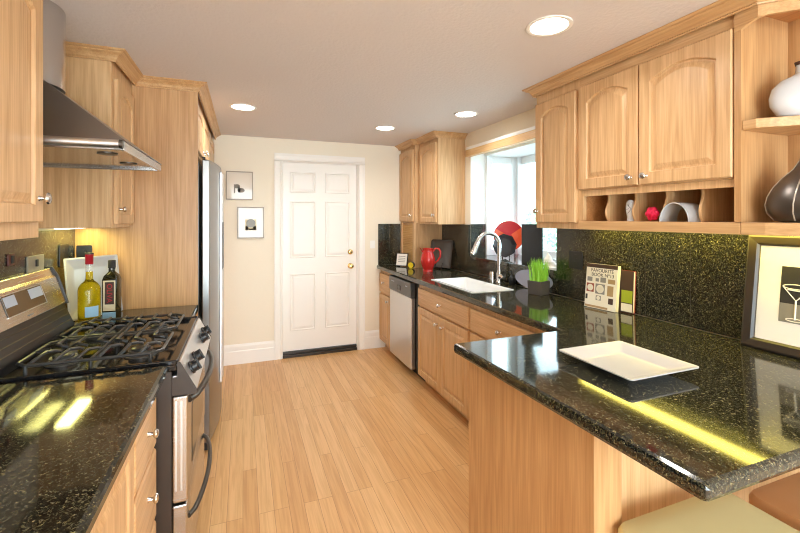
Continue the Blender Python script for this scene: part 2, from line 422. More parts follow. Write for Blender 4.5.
# door with six raised panels, its casing and threshold
f = face_s(YB+.03)
d = MB(); d.box(DX0, DX1, .062, DZ, -.04, 0, lambda x, z, c: f(x, z, c))
for c0, c1 in ((.487, .735), (.872, 1.120)):
    for z0, z1 in ((1.79, 1.99), (1.08, 1.67), (.29, .88)):
        lp = lambda q, c: [f(a, bb, c) for a, bb in ((c0+q, z0+q), (c1-q, z0+q), (c1-q, z1-q), (c0+q, z1-q))]
        d.loops([lp(-.014, -.002), lp(-.014, .0005), lp(-.009, .007), lp(-.003, .007), lp(.004, .0006), lp(.030, .0075), lp(.034, .0075)], cap0=False)
door = struct(d.build('door_1', 'white'))
MB().lathe([(.030, 0), (.030, .006), (.012, .012), (.011, .035), (.024, .042), (.029, .055), (.024, .068), (.010, .073), (0, .0735)], f(1.140, .957, 0), f.n, 24).build('door_knob', 'brass', door, smooth=True)
MB().lathe([(.029, 0), (.029, .010), (.022, .016), (.010, .018), (0, .0185)], f(1.140, 1.115, 0), f.n, 24).build('deadbolt', 'brass', door, smooth=True)
for z in (1.85, 1.05, .3): MB().cyl(f(DX0-.004, z-.045, .003), f(DX0-.004, z+.045, .003), .006, 10).build('hinge', 'brass', door, smooth=True)
b = MB()
cas = [(0, 0), (.012, .018), (.016, .018), (.03, .012), (.055, .014), (.072, .020), (.085, .020), (.085, 0)]
f = face_s(YB)
for side in (-1, 1):
    x = DX0-.004 if side < 0 else DX1+.004
    b.loops([[f(x+side*q, z, c) for q, c in cas] for z in (0, DZ+.004)])
b.loops([[f(x, DZ+.004+q, c) for q, c in cas] for x in (DX0-.089, DX1+.089)])
b.box(DX0-.015, DX0-.001, YB, YB+.12, 0, DZ+.012); b.box(DX1+.001, DX1+.015, YB, YB+.12, 0, DZ+.012); b.box(DX0-.015, DX1+.015, YB, YB+.12, DZ+.002, DZ+.015)
struct(b.build('trim_1', 'white'))
t = MB().box(DX0, DX1, YB-.012, YB+.12, 0, .030).box(DX0, DX1, YB+.012, YB+.12, .030, .058).build('door_threshold', 'frameblack', bevel=.004)
tag(t, 'dark metal threshold under the white six-panel door', 'threshold')
def baseboard(name, x0, x1):
    f = face_s(YB)
    pr = [(0, 0), (.016, 0), (.016, .128), (.012, .140), (.014, .150), (.014, .180), (.008, .196), (.004, .203), (0, .203)]
    struct(MB().loops([[f(x, z, c) for c, z in pr] for x in (x0, x1)]).build(name, 'white'))
baseboard('baseboard_back', -.265, DX0-.090); baseboard('baseboard_right', DX1+.090, 1.545)

# bay window
BX = 2.66
w = MB()
w.box(XR+.001, 2.30, WY1-.012, WY1-.0005, 1.439, 2.169); w.box(XR+.152, 2.30, WY1, WY1+.05, 1.125, 2.12)                       # return wall beside the sash
w.box(XR+.152, BX+.06, WY1, WY1+.05, 1.06, 1.125)
w.box(2.27, 2.335, WY1-.03, WY1+.045, 1.125, 2.12)
w.box(2.565, 2.62, WY1-.03, WY1+.045, 1.125, 2.12)
w.box(2.335, 2.565, WY1-.028, WY1+.04, 2.05, 2.12); w.box(2.335, 2.565, WY1-.028, WY1+.04, 1.125, 1.185)
w.box(2.335, 2.565, WY1-.026, WY1+.03, 1.585, 1.64)
w.box(2.62, BX+.06, WY1-.06, WY1+.05, 1.125, 2.12)                   # corner post
w.box(BX, BX+.06, WY0-.05, WY0+.05, 1.125, 2.12)
w.box(BX+.005, BX+.055, WY0+.05, WY1-.06, 2.05, 2.12); w.box(BX+.005, BX+.055, WY0+.05, WY1-.06, 1.125, 1.19)
w.box(XR+.152, BX+.06, WY0-.05, WY1+.05, 2.12, 2.17)                 # bay roof
w.box(XR+.152, BX, WY0-.05, WY0-.002, 1.125, 2.12)
w.box(XR+.001, XR+.151, WY0+.0005, WY0+.012, 1.44, 2.169)
win = struct(w.build('window_1', 'whitewin', bevel=.003))
MB().box(2.335, 2.565, WY1+.012, WY1+.016, 1.185, 1.585).box(2.335, 2.565, WY1+.002, WY1+.006, 1.64, 2.05).build('sash_pane', 'glass', win)
MB().box(BX+.028, BX+.032, WY0+.05, WY1-.06, 1.19, 2.05).build('picture_pane', 'glass', win)
v = thing('window_valance', 'pale wooden blind valance across the top of the bay window', 'valance', (2.07, 2.94, 2.10))
MB().box(2.045, 2.098, 2.205, 3.555, 2.100, 2.166).build('valance_board', 'straw', v, bevel=.004)
MB().box(2.050, 2.098, 2.205, 3.553, 2.167, 2.194).build('head_rail', 'whitewin', v, bevel=.003)
s_ = MB().box(XR-.022, BX-.001, WY0+.001, WY1-.001, WZ0-.03, WZ0).build('window_ledge', 'granite', bevel=.003)
tag(s_, 'dark granite ledge forming the floor of the bay window', 'window ledge')

# outside: ground and hedge seen pale through the bay
g = MB().box(2.9, 14, -4, 14, -.5, -.4).build('patio_ground', 'ground'); struct(g)
def hedge(c, r, n, label):
    b = MB(); c = Vector(c)
    for i in range(n):
        while True:
            p = Vector((random.uniform(-1, 1), random.uniform(-1, 1), random.uniform(-1, 1)))
            if .55 < p.length < 1: break
        q = c + Vector((p.x*r[0], p.y*r[1], p.z*r[2])); m = Matrix.Rotation(random.uniform(0, 6.28), 3, Vector((random.random()-.5, random.random()-.5, random.random()-.5)).normalized())
        l_ = random.uniform(.05, .10)
        b.bm.faces.new([b.V(q + m @ Vector(k)) for k in ((-l_, 0, 0), (0, -l_*.45, .01), (l_, 0, 0), (0, l_*.45, .01))])
    h = thing('garden_shrub', label, 'shrub', (c.x, c.y, -.4))
    b.build('foliage', 'leaf', h)
    MB().cyl((c.x, c.y, -.4), (c.x, c.y, c.z), .05, 10, .02).build('trunk', 'brown', h, smooth=True)
hedge((6.2, 7.9, .75), (.8, .8, 1.0), 2600, 'pale green garden shrub outside, behind the white shell on the ledge')
hedge((4.9, 9.2, 1.3), (.9, .9, 1.6), 700, 'pale green garden shrub outside, seen through the side sash of the bay')

# ------------------------------------------------------------------ cabinets
def knob_on(f, a, b, c, parent, r=.016): return MB().knob(f, a, b, c, r).build('knob', 'nickel', parent, smooth=True)
def door_on(f, a0, a1, b0, b1, parent, arch=0, knob=None, st=.058, rl=.062, name='door'):
    d = MB().panel_door(f, a0, a1, b0, b1, .001, .02, st, rl, arch*.85).build(name, 'oak_z', parent)
    if knob: knob_on(f, knob[0], knob[1], .021, d)
    return d
def drawer_on(f, a0, a1, b0, b1, parent, knob=None):
    d = MB().slab_front(f, a0, a1, b0, b1, .001).build('drawer', 'oak_y', parent)
    if knob: knob_on(f, knob[0], knob[1], .021, d)
    return d
CT = .914   # top of the base cabinets
CTOP = .956

# right-hand base run
f = face_w(1.495)
def base_unit(label, y0, y1, toe=True):
    c = thing('base_cabinet', label, 'cabinet', (1.79, (y0+y1)/2, 0))
    b = MB().box(1.495, 2.078, y0, y1, .10, CT-.001)
    b.build('cabinet_body', 'oak_z', c)
    MB().box(1.555, 2.078, y0, y1, 0, .0995).build('toe_kick', 'oak_y', c)
    return c
c = base_unit('narrow maple-toned base cabinet with one drawer, between the back wall and the dishwasher', 4.172, 4.542)
drawer_on(f, 4.18, 4.53, .655, .872, c, (4.36, .775)); door_on(f, 4.18, 4.53, .105, .635, c, 0, (4.23, .585), .05, .055)
def sink_base():
    c = thing('base_cabinet', 'light wood sink base with a wide false drawer over two doors', 'cabinet', (1.79, 2.965, 0))
    b = MB().box(1.495, 1.53, 2.512, 3.42, .10, CT-.001).box(1.53, 2.078, 2.512, 2.535, .10, CT-.001).box(1.53, 2.078, 3.397, 3.42, .10, CT-.001).box(1.53, 2.078, 2.535, 3.397, .10, .13)
    b.build('cabinet_body', 'oak_z', c)
    MB().box(1.555, 2.078, 2.512, 3.42, 0, .0995).build('toe_kick', 'oak_y', c)
    drawer_on(f, 2.528, 3.408, .718, .872, c, (2.96, .797))
    door_on(f, 2.962, 3.408, .092, .703, c, 0, (3.012, .632), .055, .06); door_on(f, 2.528, 2.956, .092, .703, c, 0, (2.906, .632), .055, .06)
sink_base()
c = base_unit('light wood base cabinet beside the peninsula, mostly hidden behind its counter', 1.60, 2.508)
drawer_on(f, 1.78, 2.495, .718, .872, c, (2.137, .797)); door_on(f, 1.78, 2.13, .092, .703, c, 0, (2.08, .64)); door_on(f, 2.14, 2.495, .092, .703, c, 0, (2.20, .64))

# dishwasher
dw = thing('dishwasher', 'stainless steel dishwasher with dark grey control strip under the granite counter', 'dishwasher', (1.78, 3.735, 0))
MB().box(1.52, 2.07, 3.424, 4.165, .09, .905).build('tub', 'blackplastic', dw)
MB().box(1.56, 2.05, 3.424, 4.165, 0, .085).build('toe_panel', 'blackplastic', dw)
MB().box(1.472, 1.518, 3.565, 4.160, .072, .742).build('door', 'steel_light', dw, bevel=.006)
cp = MB().box(1.464, 1.518, 3.565, 4.160, .746, .890).build('control_panel', 'dark_steel', dw, bevel=.005)
MB().box(1.459, 1.465, 3.82, 3.91, .775, .825).build('latch_handle', 'black', cp, bevel=.003)
for y in (4.00, 4.03, 4.06, 3.64, 3.67): MB().box(1.461, 1.465, y, y+.016, .84, .85).build('button', 'lcd', cp)

# peninsula base with its end panel
pb = thing('peninsula_base', 'plain wood peninsula base under the granite breakfast bar', 'cabinet', (1.5, 1.25, 0))
MB().box(1.021, 2.078, .93, 1.545, .0, CT-.001).build('back_panel', 'oak_z', pb)
MB().box(.915, 1.020, .878, 1.562, 0, CT-.001).build('end_panel', 'panel', pb, bevel=.002)
MB().box(1.021, 1.49, 1.5455, 1.56, .1, CT-.001).build('face_panel', 'oak_z', pb)

# countertops
def counter(label, xs, ys, inside, bev=.013, skew=None):
    m_ = MB().slab(xs, ys, inside, CT, CTOP)
    if skew: skew(m_.bm)
    o = m_.build('granite_countertop', 'granite', bevel=bev, seg=2)
    return tag(o, label, 'countertop')
SX0, SX1, SY0, SY1 = 1.56, 1.895, 2.60, 3.275
def in_r(x, y):
    if SX0 < x < SX1 and SY0 < y < SY1: return False
    return x > 1.443 or y < 1.590
def bar_edge(bm):   # the free end of the bar is not quite square
    for v in bm.verts:
        if v.co.x < .9: v.co.x = .852 if v.co.y > 1 else .880
counter('speckled dark granite counter wrapping from the sink wall round to the peninsula', [.858, 1.443, SX0, SX1, 2.078], [.558, 1.590, SY0, SY1, 4.543], in_r, skew=bar_edge)
counter('speckled dark granite counter at left foreground, nearest the camera', [-.898, -.260], [-.35, 1.736], lambda x, y: True)
counter('short granite counter between the range and the tall wood refrigerator panel', [-.898, -.262], [2.507, 2.868], lambda x, y: True, .008)

# backsplashes
b = MB().box(2.079, 2.0995, WY1, 4.544, .957, 1.434).box(2.079, 2.0995, .20, WY0, .957, 1.434).box(2.079, 2.0995, WY0, WY1, .957, WZ0-.031)
b.box(2.101, 2.268, WY1-.012, WY1-.0005, WZ0, 1.438)
bs_ = tag(b.build('granite_backsplash', 'granite_wall'), 'speckled granite backsplash along the right wall around the sink and window', 'backsplash')
for y in (1.64, 1.395): MB().box(2.0782, 2.0789, y-.0008, y+.0008, .9575, 1.4335).build('joint', 'brownblack', bs_)
tag(MB().box(1.462, 1.733, 4.524, 4.544, .957, 1.432).build('granite_backsplash', 'granite'), 'short granite backsplash panel on the back wall right of the door', 'backsplash')
tag(MB().box(-.919, -.900, -.3, 2.868, .957, 1.438).build('granite_backsplash', 'granite_wall'), 'granite backsplash on the left wall behind the range', 'backsplash')

# right upper run
CR = [(0, 2.290), (.007, 2.290), (.009, 2.295), (.005, 2.299), (.010, 2.302), (.014, 2.312), (.024, 2.322), (.036, 2.327), (.040, 2.331), (.040, 2.334), (.050, 2.336), (.055, 2.341), (.055, H-.001), (0, H-.001)]
def crown(label, path):
    return tag(MB().sweep(path, CR).build('crown_moulding', 'shelfwood'), label, 'crown moulding')
f = face_w(1.80)
c = thing('upper_cabinet', 'light wood wall cabinet with one arched door, just right of the bay window', 'cabinet', (1.95, 2.02, 1.435))
MB().box(1.80, 2.098, 1.828, 2.20, 1.436, H-.001).build('cabinet_body', 'oak_z', c, bevel=.002)
door_on(f, 1.845, 2.190, 1.472, 2.235, c, .045, (2.168, 1.545), .06, .055)
c = thing('upper_cabinet', 'light wood wall cabinet with a pair of arched doors above five open cubbies', 'cabinet', (1.95, 1.42, 1.435))
b = MB().box(1.80, 2.098, 1.012, 1.826, 1.655, H-.001)                    # closed upper box
b.build('cabinet_body', 'oak_y', c)
MB().box(1.79, 2.098, 1.012, 1.826, 1.436, 1.483).build('bottom_board', 'shelfwood', c, bevel=.002)
MB().box(1.80, 1.822, 1.012, 1.034, 1.484, 1.654).box(1.80, 1.822, 1.803, 1.826, 1.484, 1.654).box(1.80, 1.822, 1.035, 1.802, 1.622, 1.654).build('face_frame', 'oak_z', c)
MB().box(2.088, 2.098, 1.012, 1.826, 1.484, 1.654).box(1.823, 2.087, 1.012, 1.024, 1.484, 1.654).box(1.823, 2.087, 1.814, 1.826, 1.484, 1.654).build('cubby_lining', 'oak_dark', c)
door_on(f, 1.445, 1.818, 1.660, 2.240, c, .05, (1.482, 1.700), .06, .06); door_on(f, 1.036, 1.439, 1.660, 2.240, c, .05, (1.402, 1.700), .06, .06)
for y in (1.684, 1.518, 1.355, 1.193):
    pts = [(2.086, 1.484), (2.086, 1.652)] + [(1.842 + .014*math.sin(q*2*PI) + .012*(q), 1.652 - .168*q) for q in [i/12 for i in range(13)]]
    fr = Fr((0, y, 0), (1, 0, 0), (0, 1, 0))
    MB().prism(pts, fr, -.006, .006).build('divider', 'oak_z', c, bevel=.0015)
# open corner shelf that clips towards the wall
sh = thing('open_corner_shelf', 'open end shelf unit of light wood with angled shelves at far right', 'shelf', (1.95, .85, 1.435))
MB().box(1.80, 2.098, 1.006, 1.0115, 1.484, H-.001).box(1.785, 1.7995, 1.006, 1.030, 1.484, 2.221).build('side_panel', 'panel', sh)
MB().box(2.086, 2.098, .66, 1.0055, 1.484, H-.001).build('back_panel', 'panel', sh)
IDZ = Fr((0, 0, 0), (1, 0, 0), (0, 0, 1), (0, 1, 0))
MB().prism([(1.79, 1.010), (1.79, .93), (1.83, .76), (1.92, .66), (2.06, .60), (2.098, .60), (2.098, 1.010)], IDZ, 1.436, 1.483).build('bottom_shelf', 'shelfwood', sh, bevel=.002)
MB().prism([(1.79, 1.0055), (1.79, .96), (1.815, .93), (1.86, .892), (2.085, .69), (2.085, 1.0055)], IDZ, 1.836, 1.872).build('middle_shelf', 'shelfwood', sh, bevel=.003)
fr = face_w(1.80)
val = [(1.030, 2.30), (1.030, 2.222), (1.006, 2.2225), (1.000, 2.226), (.985, 2.236), (.96, 2.244), (.951, 2.246), (.951, 2.30)]
b = MB().prism(val, fr, 0, .015)
dg = Fr((1.785, .951, 0), Vector((1, -1, 0)).normalized(), Vector((-1, -1, 0)).normalized())
b.prism([(0, 2.246), (.03, 2.251), (.42, 2.251), (.42, 2.3), (0, 2.3)], dg, -.015, 0)
b.build('valance', 'shelfwood', sh)
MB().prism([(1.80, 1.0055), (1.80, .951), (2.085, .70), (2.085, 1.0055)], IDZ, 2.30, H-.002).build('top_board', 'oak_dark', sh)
crown('honey wood crown moulding along the right wall cabinets, ending at the open shelf', [(2.098, 2.201), (1.80-.02, 2.201), (1.80-.02, .951), (2.098, .633)])

# far right uppers and the appliance garage
f2 = face_w(1.745)
c = thing('upper_cabinet', 'slim far wall cabinet in the back corner with a tambour garage beneath', 'cabinet', (1.9, 4.33, .957))
MB().box(1.745, 2.098, 4.112, 4.544, 1.447, H-.001).build('cabinet_body', 'oak_z', c, bevel=.002)
door_on(f2, 4.13, 4.535, 1.462, 2.25, c, .045, (4.17, 1.53), .055, .055)
MB().box(1.7555, 2.077, 4.124, 4.144, .957, 1.4465).build('side_panel', 'panel', c)
for y0, y1 in ((4.112, 4.160), (4.49, 4.523)): MB().box(1.735, 1.755, y0, y1, .957, 1.4465).build('stile', 'oak_z', c)
b = MB()
for i in range(24): z = .958 + i*.0203; b.prism([(4.161, z), (4.489, z), (4.489, z+.019), (4.161, z+.019)], Fr((0, 0, 0), (0, 1, 0), (1, 0, 0)), 1.752+.002*(i % 2), 1.765)
b.build('tambour_door', 'tambour', c)
f3 = face_w(1.795)
c = thing('upper_cabinet', 'light wood wall cabinet just left of the bay window, over the red pitcher', 'cabinet', (1.94, 3.88, 1.435))
MB().box(1.795, 2.098, 3.65, 4.110, 1.436, H-.001).build('cabinet_body', 'oak_z', c, bevel=.002)
door_on(f3, 3.668, 4.06, 1.455, 2.25, c, .045, (3.70, 1.53), .055, .055)
crown('short crown moulding stepping round the two far cabinets by the window', [(1.725, 4.544), (1.725, 4.105), (1.775, 4.105), (1.775, 3.648), (2.098, 3.648)])

# left run: base cabinets
f = face_e(-.315)
def left_base(label, y0, y1):
    c = thing('base_cabinet', label, 'cabinet', (-.6, (y0+y1)/2, 0))
    MB().box(-.898, -.315, y0, y1, .10, CT-.001).build('cabinet_body', 'oak_z', c)
    MB().box(-.898, -.375, y0, y1, 0, .0995).build('toe_kick', 'oak_y', c)
    return c
c = left_base('light wood drawer stack beside the range, below the left granite counter', 1.392, 1.722)
drawer_on(f, 1.402, 1.716, .680, .885, c, (1.57, .782)); drawer_on(f, 1.402, 1.716, .42, .662, c, (1.57, .565)); drawer_on(f, 1.402, 1.716, .11, .40, c, (1.56, .25))
c = left_base('base cabinet with panel doors at the bottom left edge, by the drawer stack', .50, 1.390)
door_on(f, .952, 1.384, .11, .89, c, 0, (1.0, .8)); door_on(f, .512, .946, .11, .89, c, 0, (.9, .8))
c = left_base('one-drawer cabinet under the short counter between range and refrigerator panel', 2.512, 2.868)
drawer_on(f, 2.52, 2.86, .66, .88, c, (2.69, .77)); door_on(f, 2.52, 2.86, .11, .64, c, 0, (2.56, .58))

# left uppers
f = face_e(-.622)
c = thing('upper_cabinet', 'light wood wall cabinet at the left edge, nearest the camera', 'cabinet', (-.77, 1.15, 1.435))
MB().box(-.918, -.622, .72, 1.672, 1.437, H-.001).build('cabinet_body', 'oak_z', c, bevel=.002)
d_ = door_on(f, 1.198, 1.649, 1.486, 2.245, c, .05, None, .06, .06); knob_on(f, 1.618, 1.562, .021, d_, .019); door_on(f, .74, 1.19, 1.486, 2.245, c, .05, (.78, 1.565), .06, .06)
c = thing('upper_cabinet', 'light wood wall cabinet between the steel range hood and the tall panel', 'cabinet', (-.77, 2.66, 1.45))
MB().box(-.918, -.622, 2.462, 2.868, 1.450, H-.001).build('cabinet_body', 'oak_z', c, bevel=.002)
door_on(f, 2.497, 2.835, 1.468, 2.215, c, .045, (2.525, 1.545), .05, .055)
crown('crown moulding stepping along the left cabinets and tall panel to the back wall', [(-.918, 2.460), (-.605, 2.460), (-.605, 2.868), (-.264, 2.868), (-.264, 4.543)])
# tall panel, over-fridge cabinet, pantry
tag(MB().box(-.918, -.266, 2.870, 2.889, 0, H-.001).build('refrigerator_side_panel', 'panel', bevel=.001), 'tall plain wood panel enclosing the near side of the refrigerator', 'panel')
f = face_e(-.290)
c = thing('upper_cabinet', 'light wood cabinet above the refrigerator with arched doors', 'cabinet', (-.6, 3.36, 1.92))
MB().box(-.918, -.290, 2.891, 3.838, 1.925, H-.001).build('cabinet_body', 'oak_z', c)
door_on(f, 2.90, 3.36, 1.94, 2.24, c, .03, (3.31, 1.975), .05, .05); door_on(f, 3.37, 3.83, 1.94, 2.24, c, .03, (3.42, 1.975), .05, .05)
c = thing('pantry_cabinet', 'tall wood pantry cabinet in the back left corner beyond the refrigerator', 'cabinet', (-.6, 4.19, 0))
MB().box(-.918, -.290, 3.840, 4.543, .0, H-.001).build('cabinet_body', 'oak_z', c)
door_on(f, 3.86, 4.53, .12, 1.85, c, 0, (3.9, 1.1)); door_on(f, 3.86, 4.53, 1.87, 2.24, c, .03, (3.9, 1.91))

# ------------------------------------------------------------------ refrigerator
fr_ = thing('refrigerator', 'tall stainless side-by-side refrigerator behind the wood panel', 'refrigerator', (-.55, 3.35, 0))
MB().box(-.90, -.262, 2.893, 3.832, .045, 1.855).build('cabinet_shell', 'graphite', fr_)
MB().box(-.88, -.250, 2.905, 3.82, .012, .0445).build('base_grille', 'blackplastic', fr_)
def bowx(y): return -.200 + .048*(1 - ((y-3.363)/.467)**2)
IDX = Fr((0, 0, 0), (1, 0, 0), (0, 0, 1), (0, 1, 0))
for y0, y1, yh in ((2.897, 3.285, 3.235), (3.291, 3.830, 3.341)):
    d = MB().prism([(-.244, y0)] + [(bowx(y0+(y1-y0)*q/10), y0+(y1-y0)*q/10) for q in range(11)] + [(-.244, y1)], IDX, .062, 1.872).build('door', 'steel_v', fr_, bevel=.005)
    x_ = bowx(yh); h = MB().box(x_-.002, x_+.016, yh-.022, yh+.022, .32, 1.83).build('handle', 'steel_light', d, bevel=.005)
    MB().box(x_+.0165, x_+.0185, yh-.014, yh+.014, 1.13, 1.47).build('grip', 'blackplastic', h)
MB().box(-.243, -.225, 2.90, 3.0, 1.8735, 1.892).box(-.243, -.225, 3.75, 3.83, 1.8735, 1.892).build('hinge_cover', 'black', fr_, bevel=.003)
MB().box(-.240, -.205, 2.90, 2.935, .012, .060).build('foot', 'blackplastic', fr_, bevel=.004)

# ------------------------------------------------------------------ range
RY0, RY1 = 1.742, 2.494
ra = thing('gas_range', 'stainless gas range with black cast iron grates at left', 'stove', (-.55, 2.118, 0))
MB().box(-.895, -.250, RY0, RY1, .02, .925).build('oven_body', 'brownblack', ra)
MB().box(-.86, -.30, RY0+.03, RY1-.03, 0, .0195).build('feet', 'blackplastic', ra)
# cooktop pan with a raised lip
b = MB(); b.slab([-.78, -.250, -.232], [RY0-.002, RY0+.018, RY1-.018, RY1+.002], lambda x, y: True, .926, .948)
b.box(-.78, -.232, RY0-.002, RY0+.016, .948, .966); b.box(-.78, -.232, RY1-.016, RY1+.002, .948, .966); b.box(-.262, -.232, RY0+.016, RY1-.016, .948, .962)
b.build('cooktop', 'black', ra, bevel=.004)
# back guard
GY0, GY1 = RY0+.002, RY1-.004
fy = Fr((0, 0, 0), (1, 0, 0), (0, 1, 0))
MB().prism([(-.896, .9255), (-.781, .9255), (-.781, .975), (-.825, 1.085), (-.896, 1.085)], fy, GY0+.004, GY1-.004).build('vent_riser', 'blackplastic', ra, bevel=.003)
for k_ in range(3): MB().prism([(-.7815+(-.0435)*(.25+.25*k_), .977+.108*(.25+.25*k_)), (-.7795+(-.0435)*(.25+.25*k_), .977+.108*(.25+.25*k_)), (-.7815+(-.0435)*(.27+.25*k_), .977+.108*(.27+.25*k_))], fy, GY0+.03, GY1-.03).build('vent_trim', 'graphite', ra)
gd = MB().prism([(-.898, 1.086), (-.812, 1.086), (-.852, 1.215), (-.862, 1.226), (-.876, 1.256), (-.898, 1.258)], fy, GY0+.012, GY1-.012).build('back_guard', 'steel', ra, bevel=.003)
for y in (GY0, GY1-.011): MB().prism([(-.899, 1.080), (-.804, 1.080), (-.846, 1.220), (-.870, 1.262), (-.899, 1.264)], fy, y, y+.011).build('end_cap', 'blackplastic', gd, bevel=.002)
u_ = Vector((-.040, 0, .129)).normalized(); gn = Vector((.129, 0, .040)).normalized()
gf = Fr((-.812, 0, 1.086), (0, 1, 0), gn, u_)
dp = MB().prism([(1.965, .040), (2.285, .040), (2.285, .122), (1.965, .122)], gf, .0005, .003).build('display_panel', 'lcdbrown', gd, bevel=.001)
for y0, y1 in ((1.972, 2.055), (2.165, 2.278)): MB().prism([(y0, .075), (y1, .075), (y1, .117), (y0, .117)], gf, .0032, .0042).build('button_pad', 'lcd', dp)
MB().prism([(1.962, .036), (2.288, .036), (2.288, .040), (1.962, .040)], gf, .0005, .0036).prism([(1.962, .122), (2.288, .122), (2.288, .126), (1.962, .126)], gf, .0005, .0036).prism([(2.285, .040), (2.289, .040), (2.289, .122), (2.285, .122)], gf, .0005, .0036).build('bezel', 'steel_light', dp)
MB().prism([(2.10, .014), (2.15, .014), (2.15, .020), (2.10, .020)], gf, .0004, .0010).build('maker_mark', 'greyink', gd)
# sloping front control panel with four knobs
cp = MB().prism([(-.2315, .905), (-.2315, .955), (-.222, .956), (-.166, .846), (-.166, .836), (-.249, .836), (-.249, .905)], fy, RY0+.006, RY1-.006).build('control_panel', 'steel_light', ra, bevel=.003)
MB().prism([(-.2316, .900), (-.2316, .957), (-.222, .958), (-.164, .847), (-.164, .832), (-.249, .832), (-.249, .900)], fy, RY0-.001, RY0+.0055).build('end_cap', 'brownblack', cp)
MB().prism([(-.2316, .900), (-.2316, .957), (-.222, .958), (-.164, .847), (-.164, .832), (-.249, .832), (-.249, .900)], fy, RY1-.0055, RY1+.001).build('end_cap', 'brownblack', cp)
cu = Vector((-.056, 0, .110)).normalized(); cn = Vector((.110, 0, .056)).normalized()
cf = Fr((-.194, 0, .901), (0, 1, 0), cn, cu)
for y in (1.835, 1.965, 2.265, 2.385):
    k = MB().lathe([(.026, 0), (.026, .006), (.021, .009), (.019, .026), (.016, .029), (0, .0295)], cf(y, 0, .0005), cn, 22).build('knob', 'blackplastic', cp, smooth=True)
    MB().box(y-.005, y+.005, -.022, .022, .006, .034, lambda a, bb, c: cf(a, bb, c)).build('grip', 'blackplastic', k, bevel=.002)
# oven door and storage drawer
od = MB().box(-.2485, -.196, RY0+.002, RY1-.002, .425, .826).build('oven_door', 'steel', ra, bevel=.006)
MB().box(-.1965, -.194, RY0+.14, RY1-.14, .50, .735).build('door_window', 'black', od, bevel=.001)
for q in (0, 1): MB().box(-.238+q*.018, -.232+q*.018, RY0+.0005, RY0+.0025, .47, .81).build('vent_slot', 'steel_light', od)
def bow(y0, y1, z, x0, x1, r): return MB().tube([(x0 + (x1-x0)*math.sin(PI*i/20)**.55, y0+(y1-y0)*i/20, z+.012*math.sin(PI*i/20)) for i in range(21)], r, 12)
bow(1.80, 2.436, .79, -.197, -.140, .013).build('handle', 'graphite', od, smooth=True)
sd = MB().box(-.2485, -.198, RY0+.004, RY1-.004, .075, .415).build('storage_drawer', 'steel', ra, bevel=.006)
bow(1.80, 2.436, .335, -.199, -.148, .010).build('handle', 'graphite', sd, smooth=True)
# burners and grates
for x in (-.64, -.385):
    for y in (1.925, 2.305):
        bu = MB().lathe([(.058, 0), (.058, .004), (.040, .008), (.040, .018), (.044, .020), (.044, .022), (0, .0225)], (x, y, .9485), n=24).build('burner', 'castgrey', ra, smooth=True)
        MB().lathe([(.034, 0), (.034, .006), (.030, .009), (0, .0095)], (x, y, .9712), n=24).build('burner_cap', 'cast', bu, smooth=True)
def grate(y0, y1):
    x0, x1, z = -.735, -.292, .990; r = .0062; c = .035
    b = MB()
    P = [(x0, y0+c), (x0+c, y0), (x1-c, y0), (x1, y0+c), (x1, y1-c), (x1-c, y1), (x0+c, y1), (x0, y1-c)]
    b.tube([(p[0], p[1], z) for p in P], r, 8, True)
    for x, y in ((x0+c, y0), (x1-c, y0), (x1-c, y1), (x0+c, y1), ((x0+x1)/2, y0), ((x0+x1)/2, y1)): b.cyl((x, y, .949), (x, y, z), r, 8)
    ym = (y0+y1)/2
    for i in range(6):
        x = x0 + (x1-x0)*(i+.8)/6.7; g = (.030, .022, .045, .030, .022, .045)[i]; k = .026
        for yy, sg in ((y0, 1), (y1, -1)):
            b.tube([(x-.012, yy, z), (x, yy+sg*.022, z+.012), (x, ym-sg*g-sg*.02, z+.012), (x+k, ym-sg*g, z+.010), (x+k+.016, ym-sg*g, z+.004)], r, 8)
    for x, sx in ((x0, 1), (x1, -1)): b.tube([(x, ym, z), (x+sx*.05, ym, z+.010)], r, 8)
    b.tube([(-.512, y0, z), (-.512, y1, z)], r, 8)
    return b.build('grate', 'cast', ra, smooth=True)
grate(1.782, 2.100); grate(2.136, 2.452)

# ------------------------------------------------------------------ range hood
hd = thing('range_hood', 'stainless steel chimney range hood mounted over the range', 'range hood', (-.7, 2.11, 1.74))
hx0, hx1, hy0, hy1 = -.918, -.400, 1.736, 2.456
top = [(-.918, 1.90), (-.70, 1.90), (-.70, 2.19), (-.918, 2.19)]
b = MB(); b.loops([[(hx0, hy0+.004, 1.779), (hx1+.004, hy0+.004, 1.779), (hx1+.004, hy1-.004, 1.779), (hx0, hy1-.004, 1.779)], [(x, y, 2.02) for x, y in top]])
b.build('canopy', 'steel_hood', hd)
b = MB(); b.box(hx0, hx1, hy0, hy0+.012, 1.743, 1.7785); b.box(hx0, hx1, hy1-.012, hy1, 1.743, 1.7785); b.box(hx1-.012, hx1, hy0+.012, hy1-.012, 1.743, 1.7785)
rim = b.build('rim', 'steel', hd, bevel=.003)
MB().tube([(hx0, hy0-.008, 1.764), (hx1-.012, hy0-.008, 1.764)], .0155, 16).build('rail', 'steel_light', hd, smooth=True)
MB().cyl((hx1-.0115, hy0-.008, 1.764), (hx1-.001, hy0-.008, 1.764), .0165, 16).build('rail_cap', 'graphite', hd, smooth=True)
MB().box(hx0, hx1-.0125, hy0+.0125, hy1-.0125, 1.755, 1.765).build('underside_panel', 'steel_under', hd)
for y in (1.93, 2.25): MB().lathe([(.035, 0), (.035, .003), (.026, .005), (0, .0052)], (-.50, y, 1.7548), (0, 0, -1), 24).build('light', 'graphite', hd, smooth=True)
n = 30; ring = [(-.80+.118*math.cos(t_), 2.045+.142*math.sin(t_)) for t_ in [(-PI/2 + PI*i/n) for i in range(n+1)]]
